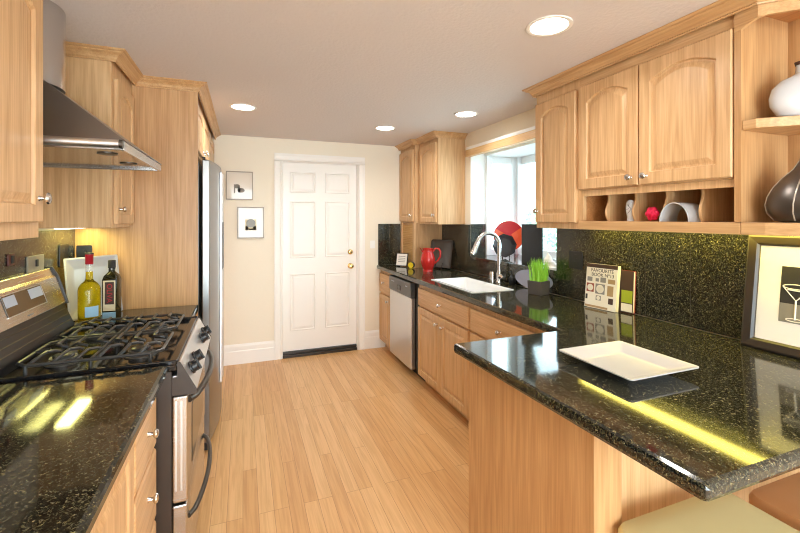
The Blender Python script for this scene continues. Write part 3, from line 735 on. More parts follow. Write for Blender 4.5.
ring = [(-.918, 1.903)] + ring + [(-.918, 2.187)]
b = MB(); b.loops([[(x, y, z) for x, y in ring] for z in (2.021, H-.002)]); b.build('chimney', 'chimney', hd, smooth=True)

# ------------------------------------------------------------------ sink, faucet
sk = thing('kitchen_sink', 'white rectangular sink set into the granite under the bay window', 'sink', ((SX0+SX1)/2, (SY0+SY1)/2, .74))
def rr(x0, x1, y0, y1, r, z, n=6):
    P = []
    for cx, cy, a in ((x1-r, y0+r, -PI/2), (x1-r, y1-r, 0), (x0+r, y1-r, PI/2), (x0+r, y0+r, PI)):
        for i in range(n+1): t_ = a + PI/2*i/n; P.append((cx+r*math.cos(t_), cy+r*math.sin(t_), z))
    return P
a_ = (SX0, SX1, SY0, SY1)
def rs(d, r, z): return rr(SX0+d, SX1-d, SY0+d, SY1-d, r, z)
MB().loops([rs(.020, .05, .74), rs(.001, .012, .77), rs(.001, .012, .9555), rs(-.017, .02, .9568), rs(-.017, .02, .960), rs(.004, .02, .9625), rs(.010, .02, .957), rs(.016, .025, .94), rs(.026, .05, .80), rs(.06, .07, .775), rs(.12, .07, .772)]).build('basin', 'porcelain', sk, smooth=True, ang=60)
MB().lathe([(.040, 0), (.040, .003), (.028, .004), (0, .002)], (1.73, 2.94, .7725), n=24).build('drain', 'nickel', sk, smooth=True)
fa = thing('faucet', 'tall brushed nickel gooseneck faucet behind the white sink', 'faucet', (2.030, 2.955, CTOP))
fx, fy_ = 2.030, 2.955
MB().lathe([(.030, 0), (.030, .006), (.024, .012), (.023, .075), (.019, .095), (.0165, .10)], (fx, fy_, CTOP+.0005), n=24).build('base', 'nickel', fa, smooth=True)
R_ = .108; pts = [(fx, fy_, z) for z in (1.055, 1.12, 1.20, 1.265)] + [(fx-R_+R_*math.cos(t_), fy_, 1.265+R_*math.sin(t_)) for t_ in [PI*.88*i/18 for i in range(1, 19)]]
MB().tube(pts, .0165, 16).build('spout', 'nickel', fa, smooth=True)
e = Vector(pts[-1]); dv = (Vector(pts[-1])-Vector(pts[-2])).normalized()
sp = MB().lathe([(.018, 0), (.021, .02), (.0225, .07), (.025, .110), (.024, .117), (0, .1175)], e + dv*.0005, dv, 20).build('spray_head', 'nickel', fa, smooth=True)
MB().box(-.004, .004, -.014, .014, 0, .006, lambda x, y, z: e + dv*(.060+y) + Vector((-.0185-z*.5, x, -.004))).build('spray_button', 'blackplastic', sp)
MB().tube([(fx, fy_-.018, 1.005), (fx-.005, fy_-.045, 1.012), (fx-.02, fy_-.085, 1.0)], lambda q: .024-.011*q, 14).build('lever_handle', 'nickel', fa, smooth=True)
ds = thing('soap_dispenser', 'short nickel cylinder air gap left of the faucet', 'air gap', (2.02, 3.045, CTOP))
MB().lathe([(.027, 0), (.027, .004), (.024, .006), (.024, .072), (.020, .080), (0, .0805)], (2.02, 3.045, CTOP+.0005), n=22).build('cap', 'nickel', ds, smooth=True)
sb = thing('soap_bottle', 'small black soap bottle right of the faucet against the backsplash', 'bottle', (2.045, 2.80, CTOP))
MB().lathe([(.024, 0), (.027, .006), (.027, .055), (.012, .072), (.009, .080), (0, .0805)], (2.045, 2.80, CTOP+.0005), n=20).build('bottle_body', 'blackplastic', sb, smooth=True)
MB().tube([(2.045, 2.80, 1.037), (2.045, 2.80, 1.062), (2.015, 2.80, 1.066)], .005, 10).build('pump', 'blackplastic', sb, smooth=True)

# ------------------------------------------------------------------ things on the sink counter
Z0 = CTOP + .0006
pi = thing('pitcher', 'glossy red ceramic pitcher in front of the dark tray', 'pitcher', (1.755, 3.80, CTOP))
MB().lathe([(0, 0), (.050, 0), (.052, .010), (.047, .022), (.062, .055), (.074, .10), (.074, .135), (.062, .175), (.052, .200), (.053, .222), (.058, .236), (.054, .236), (.048, .220), (.047, .200), (.058, .17), (.068, .13), (.05, .05), (0, .03)], (1.755, 3.80, Z0), n=32).build('body', 'redglaze', pi, smooth=True)
pv = Vector((math.cos(-.38), math.sin(-.38), 0)); pc = Vector((1.755, 3.80, Z0))
MB().tube([pc+pv*r+Vector((0, 0, z)) for r, z in ((.052, .205), (.075, .235), (.108, .232), (.128, .20), (.126, .155), (.105, .115), (.072, .085))], .0095, 12).build('handle', 'redglaze', pi, smooth=True)
q0 = pc-pv*.048+Vector((0, 0, .205)); sd_ = Vector((-pv.y, pv.x, 0))
b = MB(); b.loops([[q0+sd_*.03, q0-Vector((0, 0, .03)), q0-sd_*.03], [q0-pv*.034+sd_*.010+Vector((0, 0, .042)), q0-pv*.032+Vector((0, 0, .028)), q0-pv*.034-sd_*.010+Vector((0, 0, .042))]]); b.build('spout', 'redglaze', pi, smooth=True)

def lean(a0, a1, base, top_back, z0):
    """frame standing on the segment a0-a1, facing base direction; leaned back"""
    A, B = Vector((a0[0], a0[1], z0)), Vector((a1[0], a1[1], z0)); u = (B-A).normalized(); nrm = Vector((u.y, -u.x, 0))
    up = (Vector((0, 0, 1))*math.cos(top_back) - nrm*math.sin(top_back)).normalized(); return Fr(A, u, u.cross(up)*(1), up), (B-A).length
fT, wT = lean((1.905, 4.085), (2.040, 3.835), 0, .18, Z0)
if fT.n.dot(Vector((-1, -.5, 0))) < 0: fT.n = -fT.n
tr = thing('serving_tray', 'dark grey square tray on a stand behind the red pitcher', 'tray', (1.97, 3.96, CTOP))
def rrect(w0, w1, h0, h1, r, n=5):
    return [(p[0], p[1]) for p in rr(w0, w1, h0, h1, r, 0, n)]
def lp2(f, d, r, c, W_, H_, b0=0): return [f(a, bb, c) for a, bb in rrect(d, W_-d, b0+d, b0+H_-d, r)]
MB().loops([lp2(fT, .03, .02, .0, wT, .30, .012), lp2(fT, 0, .025, .016, wT, .30, .012), lp2(fT, .008, .022, .018, wT, .30, .012), lp2(fT, .03, .018, .006, wT, .30, .012)]).build('tray_dish', 'tray', tr, smooth=True)
b = MB()
for a in (wT*.35, wT*.65): b.tube([fT(a, .06, .028), fT(a, .006, .040), fT(a, .016, -.05), fT(a, .16, -.012)], .0035, 8)
b.build('easel', 'black', tr, smooth=True)
cd_, wc = lean((1.612, 4.352), (1.705, 4.238), 0, .2, Z0)
if cd_.n.dot(Vector((-1, -.5, 0))) < 0: cd_.n = -cd_.n
k = thing('place_card', 'small white framed card standing at the far corner of the counter', 'card', (1.66, 4.29, CTOP))
MB().prism(rrect(0, wc, .004, .15, .004), cd_, 0, .008).build('card_frame', 'outlet_dark', k)
MB().prism([(.008, .012), (wc-.008, .012), (wc-.008, .142), (.008, .142)], cd_, .0082, .0092).build('card_face', 'paper', k)
b = MB()
for z in (.11, .09, .07, .05): b.prism([(.03, z), (wc-.03, z), (wc-.03, z+.006), (.03, z+.006)], cd_, .0093, .0097)
b.build('lettering', 'greyink', k)
MB().tube([cd_(wc/2, .10, -.002), cd_(wc/2, .03, -.035)], .004, 8).build('stand_leg', 'outlet_dark', k)
tm = thing('timer', 'small yellow and black round kitchen timer beside the white card', 'timer', (1.70, 4.10, CTOP))
tax = Vector((-.75, -.66, 0)); tc_ = Vector((1.70, 4.10, Z0+.036))
MB().lathe([(0, -.018), (.030, -.018), (.036, -.012), (.036, .012), (.030, .018), (0, .018)], tc_, tax, 24).build('case', 'blackplastic', tm, smooth=True)
MB().lathe([(.020, 0), (.030, .001), (.031, .004), (.020, .004)], tc_+tax*.0175, tax, 24).build('ring', 'yellow', tm, smooth=True)
MB().box(-.02, .02, -.018, .018, 0, .008, lambda x, y, z: Vector((1.70+x, 4.10+y, Z0+z))).build('base', 'yellow', tm, bevel=.002)

gp = thing('grass_planter', 'square charcoal pot of bright green wheatgrass on the counter by the window', 'potted plant', (1.972, 2.388, CTOP), .30)
W2 = .056
b = MB(); sq = lambda w, z: [(-w, -w, z), (w, -w, z), (w, w, z), (-w, w, z)]
b.loops([sq(W2*.94, .0006), sq(W2, .098), sq(W2-.008, .098), sq(W2-.010, .080)]); b.build('pot', 'charcoal_pot', gp, local=True, bevel=.002)
b = MB()
for i in range(330):
    x, y = random.uniform(-.044, .044), random.uniform(-.044, .044); h = random.uniform(.12, .185); dx, dy = random.gauss(x*.25, .012), random.gauss(y*.25, .012); w = .0026; a = random.uniform(0, PI)
    ca, sa = math.cos(a)*w, math.sin(a)*w
    v = [b.V((x-ca, y-sa, .081)), b.V((x+ca, y+sa, .081)), b.V((x+ca*.8+dx*.4, y+sa*.8+dy*.4, .081+h*.55)), b.V((x-ca*.8+dx*.4, y-sa*.8+dy*.4, .081+h*.55)), b.V((x+dx, y+dy, .081+h))]
    b.F([v[0], v[1], v[2], v[3]]); b.F([v[3], v[2], v[4]])
g = b.build('grass', 'grass', gp, local=True); g['kind'] = 'stuff'
pl = thing('oval_platter', 'grey oval platter leaning on the low backsplash behind the grass pot', 'platter', (2.04, 2.55, CTOP))
fO = Fr((2.056, 2.56, Z0), (0, 1, 0), Vector((-1, 0, .10)).normalized(), Vector((.10, 0, 1)).normalized())
def el(a, bb, c): return [fO(a*math.cos(t_), .075+bb*math.sin(t_), c) for t_ in [2*PI*i/36 for i in range(36)]]
MB().loops([el(.10, .03, -.008), el(.215, .072, .002), el(.215, .072, .005), el(.16, .045, -.001), el(.05, .01, -.002)]).build('dish', 'dishgrey', pl, smooth=True)

# on the window ledge
def disc_plate(name, label, cat, c, r, nrm, m, sides, cupped=.012):
    t = thing(name, label, cat, (c[0], c[1], WZ0)); nrm = Vector(nrm).normalized()
    MB().lathe([(0, 0), (r*.6, .002), (r, cupped), (r, cupped+.005), (r*.62, .009), (0, .007)], c, nrm, sides).build('dish', m, t, smooth=sides > 12)
    b = MB(); side = Vector((0, 0, 1)).cross(nrm).normalized(); C_ = Vector(c)
    for s in (-1, 1):
        hn = Vector((nrm.x, nrm.y, 0)).normalized(); p = C_+side*(s*r*.4); b.tube([Vector((p.x, p.y, c[2]-r*.86))+hn*.035, Vector((p.x, p.y, WZ0+.004))+hn*.03, Vector((p.x, p.y, WZ0+.004))-hn*.06, Vector((p.x, p.y, c[2]))-nrm*.003], .003, 8)
    b.build('stand', 'black', t, smooth=True)
    return t
t = disc_plate('decorative_plate', 'round crimson and orange plate standing on the window ledge', 'plate', (2.405, 3.345, 1.325), .145, (-.62, -.78, .12), 'plate_red', 40)
nr = Vector((-.62, -.78, .12)).normalized(); si = Vector((0, 0, 1)).cross(nr).normalized(); upv = nr.cross(si)
fp = Fr(Vector((2.405, 3.345, 1.325)), si, nr, upv)
def wedge(a0, a1, r0, r1, n=10):
    A = [math.radians(a0+(a1-a0)*i/n) for i in range(n+1)]
    lo = [[fp(r*math.cos(a), r*math.sin(a), z) for a in A] for r, z in ((r0, .0095), (r1*.62, .0098), (r1, .018))]
    return lo
b = MB()
for a0, a1 in ((-95, 35), (150, 200)): b.loops(wedge(a0, a1, .03, .140), False, False, False)
b.build('orange_glaze', 'plate_orange', t)
disc_plate('decorative_plate', 'black faceted octagonal plate on the window ledge in front of the red plate', 'plate', (2.30, 3.262, 1.240), .112, (-.62, -.78, .12), 'plate_black', 8, .016)
bd = thing('display_board', 'dark brown upright panel on the window ledge right of the red plate', 'panel', (2.19, 2.73, WZ0), math.atan(-.62))
# local frame: front faces the room
b = MB().box(-.080, .080, .0, .035, .001, .325); b.build('board', 'slate', bd, local=True, bevel=.002)
MB().box(.0805, .0835, .0, .060, .001, .325).build('side_edge', 'slate_skylit', bd, local=True)  # side of the dark board, blue sky light painted into its colour
sh_ = thing('seashell', 'pale pointed seashell at the right end of the window ledge', 'shell', (2.20, 2.53, WZ0))
b = MB(); L = []
for i in range(15):
    q = i/14; r = .052*(1-q)**.8*(1+.10*math.cos(q*34))+.0005
    L.append([(2.20 + r*1.0*math.cos(t_) + .015*math.sin(q*9)*(1-q), 2.53+.010*q*3 + r*1.15*math.sin(t_), WZ0+.001+q*.105+ .0) for t_ in [2*PI*k/20 for k in range(20)]])
b.loops(L); b.build('shell_whorl', 'stone', sh_, smooth=True)

# ------------------------------------------------------------------ books, framed print, plate on the peninsula
def book(label, a0, a1, h, th, tilt, z0, cov, side):
    fB, wB = lean(a0, a1, 0, tilt, z0)
    if fB.n.dot(Vector((-1, 0, 0))) < 0: fB.n = -fB.n
    t = thing('book', label, 'book', ((a0[0]+a1[0])/2, (a0[1]+a1[1])/2, z0))
    MB().prism([(0, .002), (wB, .002), (wB, h), (0, h)], fB, -.0022, 0).build('front_cover', cov, t)
    MB().prism([(0, .002), (wB, .002), (wB, h), (0, h)], fB, -th, -th+.0022).build('back_cover', side, t)
    MB().prism([(wB-.004, .006), (.004, .006), (.004, h-.004), (wB-.004, h-.004)], fB, -th+.0023, -.0023).build('pages', 'pages', t)
    return t, fB, wB
bk, fB, wB = book('white recipe book with food photos on its cover, leaning on the right backsplash', (1.966, 1.962), (1.992, 1.760), .268, .028, .10, Z0, 'cover', 'pages')
# a runs from the far (left in view) end to the near end
b = MB().prism([(0, .244), (wB, .244), (wB, .267), (0, .267)], fB, .0001, .0006); b.build('title_band', 'labeldark', bk)
fx_ = lambda a, bb, c: fB(a, bb, c)
text_mesh('title', 'FAVOURITE', .030, fx_, 'ink', bk, wB*.52, .228, .0004, sx=.95)
text_mesh('title', 'BOOK Nº13', .028, fx_, 'ink', bk, wB*.54, .202, .0004, sx=1.0)
def pic(a, bb, w, h, m):
    MB().prism([(a, bb), (a+w, bb), (a+w, bb+h), (a, bb+h)], fB, .0002, .0007).build('cover_photo', m, bk)
for a, bb, w, h, m in ((.010, .160, .034, .026, 'food_grey'), (.066, .162, .022, .020, 'food_grey'), (.098, .160, .036, .030, 'food_grey'), (.148, .158, .044, .026, 'food_tan'),
                       (.008, .096, .050, .052, 'food_red'), (.068, .090, .062, .060, 'food_grey'), (.146, .086, .038, .060, 'food_tan'), (.004, .050, .014, .030, 'ink'), (.074, .052, .034, .028, 'food_grey'), (.156, .040, .030, .034, 'labeldark'),
                       (.004, .006, .150, .012, 'food_tan')): pic(a, bb, w, h, m)
for cx, cy, r in ((.099, .120, .025), (.033, .122, .02), (.091, .066, .012)):
    MB().lathe([(r, 0), (r, .0004), (r*.7, .0004), (r*.7, 0)], fB(cx, cy, .0008), fB.n, 20).build('cover_photo', 'cover', bk)
bk2, fB2, wB2 = book('dark book with green and red cover, behind the white recipe book', (2.020, 1.907), (2.043, 1.690), .242, .022, .05, Z0, 'labeldark', 'bookred')
fB = fB2
MB().prism([(wB2-.07, .06), (wB2-.004, .06), (wB2-.004, .13), (wB2-.07, .13)], fB2, .0002, .0007).build('cover_photo', 'food_green', bk2)
MB().prism([(wB2-.07, .01), (wB2-.004, .01), (wB2-.004, .055), (wB2-.07, .055)], fB2, .0002, .0007).build('cover_photo', 'cover', bk2)

# framed martini print leaning under the wall cabinets
pf = thing('framed_print', 'large dark framed print of martini glasses leaning on the right backsplash', 'picture', (2.02, .9, CTOP))
fP = Fr((2.012, 1.126, Z0), Vector((.012, -1, 0)).normalized(), Vector((-1, -.012, .12)).normalized(), Vector((.12, 0, 1)).normalized())
PW, PH = .55, .472
def ring2(d, c): return [fP(a, bb, c) for a, bb in ((d, d), (PW-d, d), (PW-d, PH-d), (d, PH-d))]
b = MB(); b.loops([ring2(0, 0), ring2(0, .020), ring2(.008, .026), ring2(.034, .022), ring2(.042, .014), ring2(.042, .004)], False, False); b.loops([ring2(0, 0), ring2(.042, .004)], False, False)
b.build('frame', 'frameblack', pf)
MB().prism([(.041, .041), (PW-.041, .041), (PW-.041, PH-.041), (.041, PH-.041)], fP, .004, .0055).build('mat_board', 'paper', pf)
pa, pb_ = .119, PW-.119; z0_, z1_ = .128, .350
art = MB().prism([(pa, z0_), (pb_, z0_), (pb_, z1_), (pa, z1_)], fP, .0057, .0063).build('print', 'greyink', pf)
MB().prism([(pa, z0_+.075), (pb_, z0_+.075), (pb_, z1_), (pa, z1_)], fP, .0064, .0068).build('dark_backdrop', 'ink', art)
MB().prism([(pa, z0_), (pb_, z0_), (pb_, z0_+.075), (pa, z0_+.075)], fP, .0064, .0068).build('pale_table', 'outlet_grey', art)
def martini(a, zz, s):
    b = MB(); c = .0074; T = lambda pts, r=.0022: b.tube([fP(p[0], p[1], c) for p in pts], r*s, 6)
    rim_ = [(a+.052*s*math.cos(t_), zz+.165*s+.011*s*math.sin(t_)) for t_ in [2*PI*i/20 for i in range(21)]]
    T(rim_); T([(a-.052*s, zz+.163*s), (a-.004*s, zz+.105*s)]); T([(a+.052*s, zz+.163*s), (a+.004*s, zz+.105*s)]); T([(a, zz+.105*s), (a, zz+.012*s)], .0036)
    T([(a+.034*s*math.cos(t_), zz+.010*s+.007*s*math.sin(t_)) for t_ in [2*PI*i/16 for i in range(17)]])
    T([(a-.034*s, zz+.150*s), (a+.036*s, zz+.146*s)], .003)
    b.build('drawn_glass', 'paper', art)
martini(pa+.052, z0_+.004, .84); martini(pa+.135, z0_+.040, .90); martini(pa+.225, z0_+.006, .84)

dpl = thing('serving_plate', 'square white platter with flared rim on the granite peninsula', 'plate', (1.297, 1.104, CTOP))
def psq(w, z, r=.012): return rr(1.297-w, 1.297+w, 1.104-w, 1.104+w, r, z, 3)
MB().loops([psq(.085, Z0), psq(.095, Z0+.006), psq(.150, Z0+.026), psq(.161, Z0+.032), psq(.161, Z0+.036), psq(.150, Z0+.034), psq(.105, Z0+.013), psq(.095, Z0+.011)]).build('plate_body', 'ceramic', dpl, smooth=True, ang=30)

# ------------------------------------------------------------------ left counter things
u2 = Vector((.205, .235, 0)).normalized(); n2 = Vector((u2.y, -u2.x, 0)); up2 = (Vector((0, 0, 1))*math.cos(.14) - n2*math.sin(.14))
fS = Fr((-.862, 2.622, Z0), u2, u2.cross(up2), up2)
if fS.n.dot(n2) < 0: fS.n = -fS.n
sp_ = thing('serving_plate', 'white square platter standing upright behind the oil bottles', 'plate', (-.75, 2.7, CTOP))
SW, SHh = .285, .330
def sqs(d, c): return [fS(a, bb, c) for a, bb in rrect(d, SW-d, d, SHh-d, .008, 3)]
MB().loops([sqs(.07, -.004), sqs(0, .022), sqs(0, .026), sqs(.008, .027), sqs(.055, .004), sqs(.065, .003)]).build('plate_body', 'ceramic', sp_, smooth=True, ang=20)

ob = thing('oil_bottle', 'clear bottle of yellow oil with a red foil neck, left of the dark bottle', 'bottle', (-.755, 2.602, CTOP))
o_ = (-.755, 2.602, Z0)
MB().lathe([(0, 0), (.044, 0), (.049, .004), (.050, .165), (.047, .182), (.036, .200), (.021, .214), (.0165, .224), (.0158, .262), (0, .2622)], o_, n=28).build('bottle_glass', 'oil', ob, smooth=True)
MB().lathe([(.0158, .2625), (.0158, .300), (0, .3005)], o_, n=24).build('clear_neck', 'clearglass', ob, smooth=True)
MB().lathe([(.0170, .301), (.0180, .303), (.0180, .345), (.0185, .346), (.0185, .352), (0, .3525)], o_, n=24).build('foil_neck', 'redfoil', ob, smooth=True)
MB().lathe([(.0185, .353), (.0185, .360), (0, .3605)], o_, n=20).build('cap', 'ink', ob, smooth=True)
MB().loops([[Vector(o_)+Vector((.0508*math.cos(t_), .0508*math.sin(t_), z)) for t_ in [math.radians(-95+i*10) for i in range(8)]] for z in (.03, .085)], False, False, False).build('label', 'bluelabel', ob, smooth=True)
db = thing('oil_bottle', 'square dark green glass oil bottle with a red lettered label, right of the yellow bottle', 'bottle', (-.668, 2.655, CTOP), -.12)
def sq2(w, z, r=.008): return [(x, y, z) for x, y, _ in rr(-w, w, -w, w, r, 0, 3)]
MB().loops([sq2(.034, .0006), sq2(.0355, .004), sq2(.0355, .212), sq2(.030, .232), sq2(.018, .248, .012), sq2(.0155, .254, .0154), sq2(.0155, .272, .0154)]).build('bottle_glass', 'darkglass', db, local=True, smooth=True)
MB().lathe([(.0175, .2725), (.0175, .312), (.0160, .314), (0, .3145)], (0, 0, 0), n=20).build('cap', 'ink', db, local=True, smooth=True)
lb = MB().box(-.028, .030, -.0368, -.0358, .045, .208).build('label', 'label', db, local=True)
MB().box(-.019, .024, -.0376, -.0370, .080, .200).build('label_panel', 'labeldark', lb, local=True)
ft = Fr((0, -.0380, 0), (0, 0, -1), (0, -1, 0), (1, 0, 0))
text_mesh('lettering', 'OLIVA', .036, lambda a, bb, c: ft(a-.140, bb+.002, c), 'redtext', lb, 0, 0, 0, local=True)
MB().box(-.030, .032, -.0370, -.0360, .0050, .038).build('blue_label', 'bluelabel', db, local=True)

# ------------------------------------------------------------------ shelf contents
mf = thing('flask_vase', 'white round moon flask with brown rim on the upper corner shelf', 'vase', (1.945, .892, 1.872))
vd = Vector((.86, -.51, 0))     # its wide axis
def vl(r, z, thk): return [Vector((1.945, .892, 1.8725+z)) + Vector((vd.x, vd.y, 0))*(r*math.cos(t_)) + Vector((-vd.y, vd.x, 0))*(thk*math.sin(t_)) for t_ in [2*PI*i/32 for i in range(32)]]
MB().loops([vl(.055, 0, .030), vl(.085, .012, .040), vl(.106, .045, .048), vl(.110, .075, .050), (vl(.100, .110, .046)), vl(.072, .140, .036), vl(.036, .157, .024), vl(.023, .166, .020), vl(.021, .195, .019)]).build('body', 'ceramic', mf, smooth=True)
MB().loops([vl(.023, .1955, .021), vl(.025, .208, .023), vl(.018, .209, .016), vl(.016, .197, .014)]).build('rim', 'brown', mf, smooth=True)
b = MB(); fm = Fr(Vector((1.945, .892, 1.8725)), Vector((vd.x, vd.y, 0)), Vector((vd.y, -vd.x, 0)))
for a0, a1, z in ((-.030, .030, .098), (-.022, .022, .062)): b.prism([(a0, z), (a1, z), (a1, z+.003), (a0, z+.003)], fm, .044, .0515)
b.build('inscription', 'ink', mf)
tv = thing('teardrop_vase', 'dark pewter teardrop vase with thin seams on the lower corner shelf', 'vase', (1.915, .862, 1.483))
o_ = (1.915, .862, 1.4836); pr = [(0, 0), (.070, 0), (.094, .008), (.114, .035), (.120, .065), (.114, .095), (.098, .130), (.072, .165), (.042, .195), (.026, .225), (.020, .26), (.020, .30), (.016, .30)]
MB().lathe(pr, o_, n=40).build('body', 'vase_dark', tv, smooth=True)
for k in range(6):
    a = math.radians(200+k*60-18)
    MB().tube([Vector(o_)+Vector(((r+.0005)*math.cos(a+.25*z/.3), (r+.0005)*math.sin(a+.25*z/.3), z)) for r, z in pr[2:10]], .0022, 8).build('seam', 'vase_line', tv, smooth=True)
ar = thing('arch_holder', 'white curved arch holder lying in the cubbies beside the pink flower', 'holder', (1.80, 1.276, 1.483))
arc = [(1.276+.068*math.cos(t_), 1.4836+.086*math.sin(t_)) for t_ in [PI*i/24 for i in range(25)]]; arc2 = [(1.276+.064*math.cos(t_), 1.4836+.082*math.sin(t_)) for t_ in [PI*i/24 for i in range(24, -1, -1)]]
fA = Fr((0, 0, 0), (0, 1, 0), (1, 0, 0))
ar_ = MB().loops([[fA(a, bb, c) for a, bb in arc+arc2] for c in (1.792, 1.905)]).build('arch_shell', 'ceramic', ar, smooth=True)
fl = thing('flower', 'bright pink rosebud in the cubby left of the white arch', 'flower', (1.87, 1.435, 1.483))
b = MB(); fc = Vector((1.868, 1.436, 1.521))
for ring_, n_, rr_ in ((0, 1, .010), (1, 4, .014), (2, 6, .024)):
    for i in range(n_):
        a = 2*PI*i/n_+ring_*.5; c = fc+Vector((-.012*(2-ring_)*.6, rr_*.8*math.cos(a)*(ring_ > 0), rr_*.8*math.sin(a)*(ring_ > 0)))
        b.ball(c, .013+.002*ring_, (.8, 1, 1), 10)
b.build('petals', 'pink', fl, smooth=True)
MB().tube([fc+Vector((.01, 0, -.012)), fc+Vector((.06, .01, -.024)), fc+Vector((.14, .02, -.028))], .004, 8).build('stem', 'grass', fl, smooth=True)
wb = thing('figurine', 'narrow white ceramic bottle with line drawing in the second cubby', 'bottle', (1.865, 1.553, 1.483))
MB().lathe([(0, 0), (.016, 0), (.018, .006), (.015, .022), (.022, .050), (.023, .075), (.019, .098), (.011, .108), (0, .110)], (1.865, 1.553, 1.4836), n=22).build('body', 'ceramic', wb, smooth=True)
b = MB()
for p in (((-.010, .085), (.014, .062)), ((.014, .062), (-.008, .040)), ((-.014, .060), (-.002, .064)), ((.002, .090), (-.004, .076))):
    b.tube([Vector((1.865-.0225, 1.545+q[0]*-1, 1.4836+q[1])) for q in p], .0011, 6)
b.build('line_drawing', 'ink', wb)

# ------------------------------------------------------------------ pictures, plates on walls
fw = face_s(YB)
def wall_picture(label, x0, x1, z0, z1, parts):
    t = thing('wall_picture', label, 'picture', ((x0+x1)/2, YB-.01, z0))
    e_ = .010
    lp = lambda d, c: [fw(a, bb, c) for a, bb in ((x0+d, z0+d), (x1-d, z0+d), (x1-d, z1-d), (x0+d, z1-d))]
    MB().loops([lp(0, .002), lp(0, .020), lp(e_, .020), lp(e_, .008)], False, False).build('frame', 'frame_silver', t)
    m_ = MB().box(x0+e_-.001, x1-e_+.001, z0+e_-.001, z1-e_+.001, .004, .008, lambda a, bb, c: fw(a, bb, c)).build('mat_board', 'glossymat', t)
    for kind, a, bb, c, d, m in parts:
        if kind == 'e':
            MB().lathe([(1, 0), (1, .0006), (0, .0007)], (0, 0, 0), (0, 0, 1), 20)
            b = MB(); b.loops([[fw(a+c*math.cos(t_), bb+d*math.sin(t_), h) for t_ in [2*PI*i/20 for i in range(20)]] for h in (.0082, .0088)]); b.build('print', m, m_)
        else: MB().prism([(a, bb), (a+c, bb), (a+c, bb+d), (a, bb+d)], fw, .0082, .0087).build('print', m, m_)
M['glossymat'] = mat('glazed_mat_board', RGB(222, 211, 196), .06)
x0, x1, z0, z1 = -.162, .097, 1.687, 1.979; xm = (x0+x1)/2
wall_picture('upper of two small framed prints on the wall left of the white door', x0, x1, z0, z1, [('r', xm-.055, 1.755, .012, .09, 'greyink'), ('e', xm-.025, 1.825, .03, .022, 'greyink'), ('e', xm+.015, 1.785, .034, .024, 'greyink'), ('e', xm-.005, 1.79, .014, .030, 'food_grey')])
x0, x1, z0, z1 = -.054, .206, 1.290, 1.613; xm = (x0+x1)/2
wall_picture('lower of two small framed prints on the wall left of the white door', x0, x1, z0, z1, [('r', xm-.055, 1.372, .11, .115, 'label'), ('e', xm, 1.445, .045, .045, 'outlet_grey'), ('r', xm-.052, 1.374, .028, .040, 'ink'), ('r', xm+.022, 1.374, .030, .040, 'ink'), ('r', xm-.020, 1.374, .040, .014, 'ink')])
def cover(name, label, cat, f, a, bb, w, h, m, m2, kind):
    t = thing(name, label, cat, f(a, bb, 0))
    b = MB().prism(rrect(a-w/2, a+w/2, bb-h/2, bb+h/2, .006, 3), f, .001, .006).build('cover_plate', m, t, bevel=.001)
    if kind == 'outlet':
        for dz in (-.024, .024): MB().prism(rrect(a-.016, a+.016, bb+dz-.014, bb+dz+.014, .006, 3), f, .0062, .0075).build('socket', m2, t)
    else:
        r_ = MB().prism(rrect(a-.008, a+.008, bb-.016, bb+.016, .002, 3), f, .0062, .012).build('toggle', m2, t)
cover('light_switch', 'small cream light switch plate on the wall right of the white door', 'switch', fw, 1.397, 1.195, .060, .090, 'white', 'white', 'switch')
cover('wall_outlet', 'black outlet plate on the right backsplash left of the books', 'outlet', face_w(2.079), 2.145, 1.218, .118, .118, 'blackplastic', 'outlet_dark', 'outlet')
cover('wall_outlet', 'black outlet plate on the left backsplash near the corner by the white platter', 'outlet', face_e(-.900), 2.70, 1.300, .118, .118, 'outlet_dark', 'blackplastic', 'outlet')
cover('wall_outlet', 'dark red-brown outlet cover on the left backsplash above the range', 'outlet', face_e(-.900), 2.162, 1.328, .055, .050, 'outlet_red', 'ink', 'switch')
cover('wall_outlet', 'grey metal outlet box with a black plug above the range back guard', 'outlet', face_e(-.900), 2.378, 1.292, .165, .070, 'outlet_grey', 'ink', 'switch')
cover('wall_outlet', 'dark outlet plate on the tall wood panel above the white platter', 'outlet', face_s(2.870), -.856, 1.300, .075, .085, 'outlet_dark', 'blackplastic', 'switch')

# ------------------------------------------------------------------ stools
def stool(label, x0, x1, y0, y1, m, zs, rot):
    cx, cy = (x0+x1)/2, (y0+y1)/2; w, d = (x1-x0)/2, (y1-y0)/2
    t = thing('counter_stool', label, 'stool', (cx, cy, 0), rot)
    def cl(q, z, r=.036): return rr(-w+q, w-q, -d+q, d-q, r, z, 6)
    MB().loops([cl(.012, zs-.062), cl(.0, zs-.050), cl(0, zs-.022), cl(.006, zs-.008), cl(.022, zs-.001), cl(.06, zs+.003)]).build('seat', m, t, local=True, smooth=True)
    MB().box(-w+.03, w-.03, -d+.03, d-.03, zs-.085, zs-.0625).build('seat_frame', 'black', t, local=True, bevel=.003)
    for sx in (-1, 1):
        for sy in (-1, 1): MB().tube([(sx*(w-.05), sy*(d-.05), zs-.086), (sx*(w-.015), sy*(d-.015), 0.0)], .014, 10).build('leg', 'black', t, local=True, smooth=True)
    for k in (-1, 1):
        MB().tube([(-(w-.033), k*(d-.033), .28), (w-.033, k*(d-.033), .28)], .009, 8).build('stretcher', 'black', t, local=True, smooth=True)
        MB().tube([(k*(w-.033), -(d-.033), .34), (k*(w-.033), d-.033, .34)], .009, 8).build('stretcher', 'black', t, local=True, smooth=True)
stool('square counter stool with a pale cream seat tucked under the near end of the peninsula', .972, 1.437, .435, .870, 'seat_cream', .645, 0)
stool('counter stool with a tan seat, to the right of the cream one under the peninsula', 1.478, 1.90, .405, .826, 'seat_tan', .645, 0)

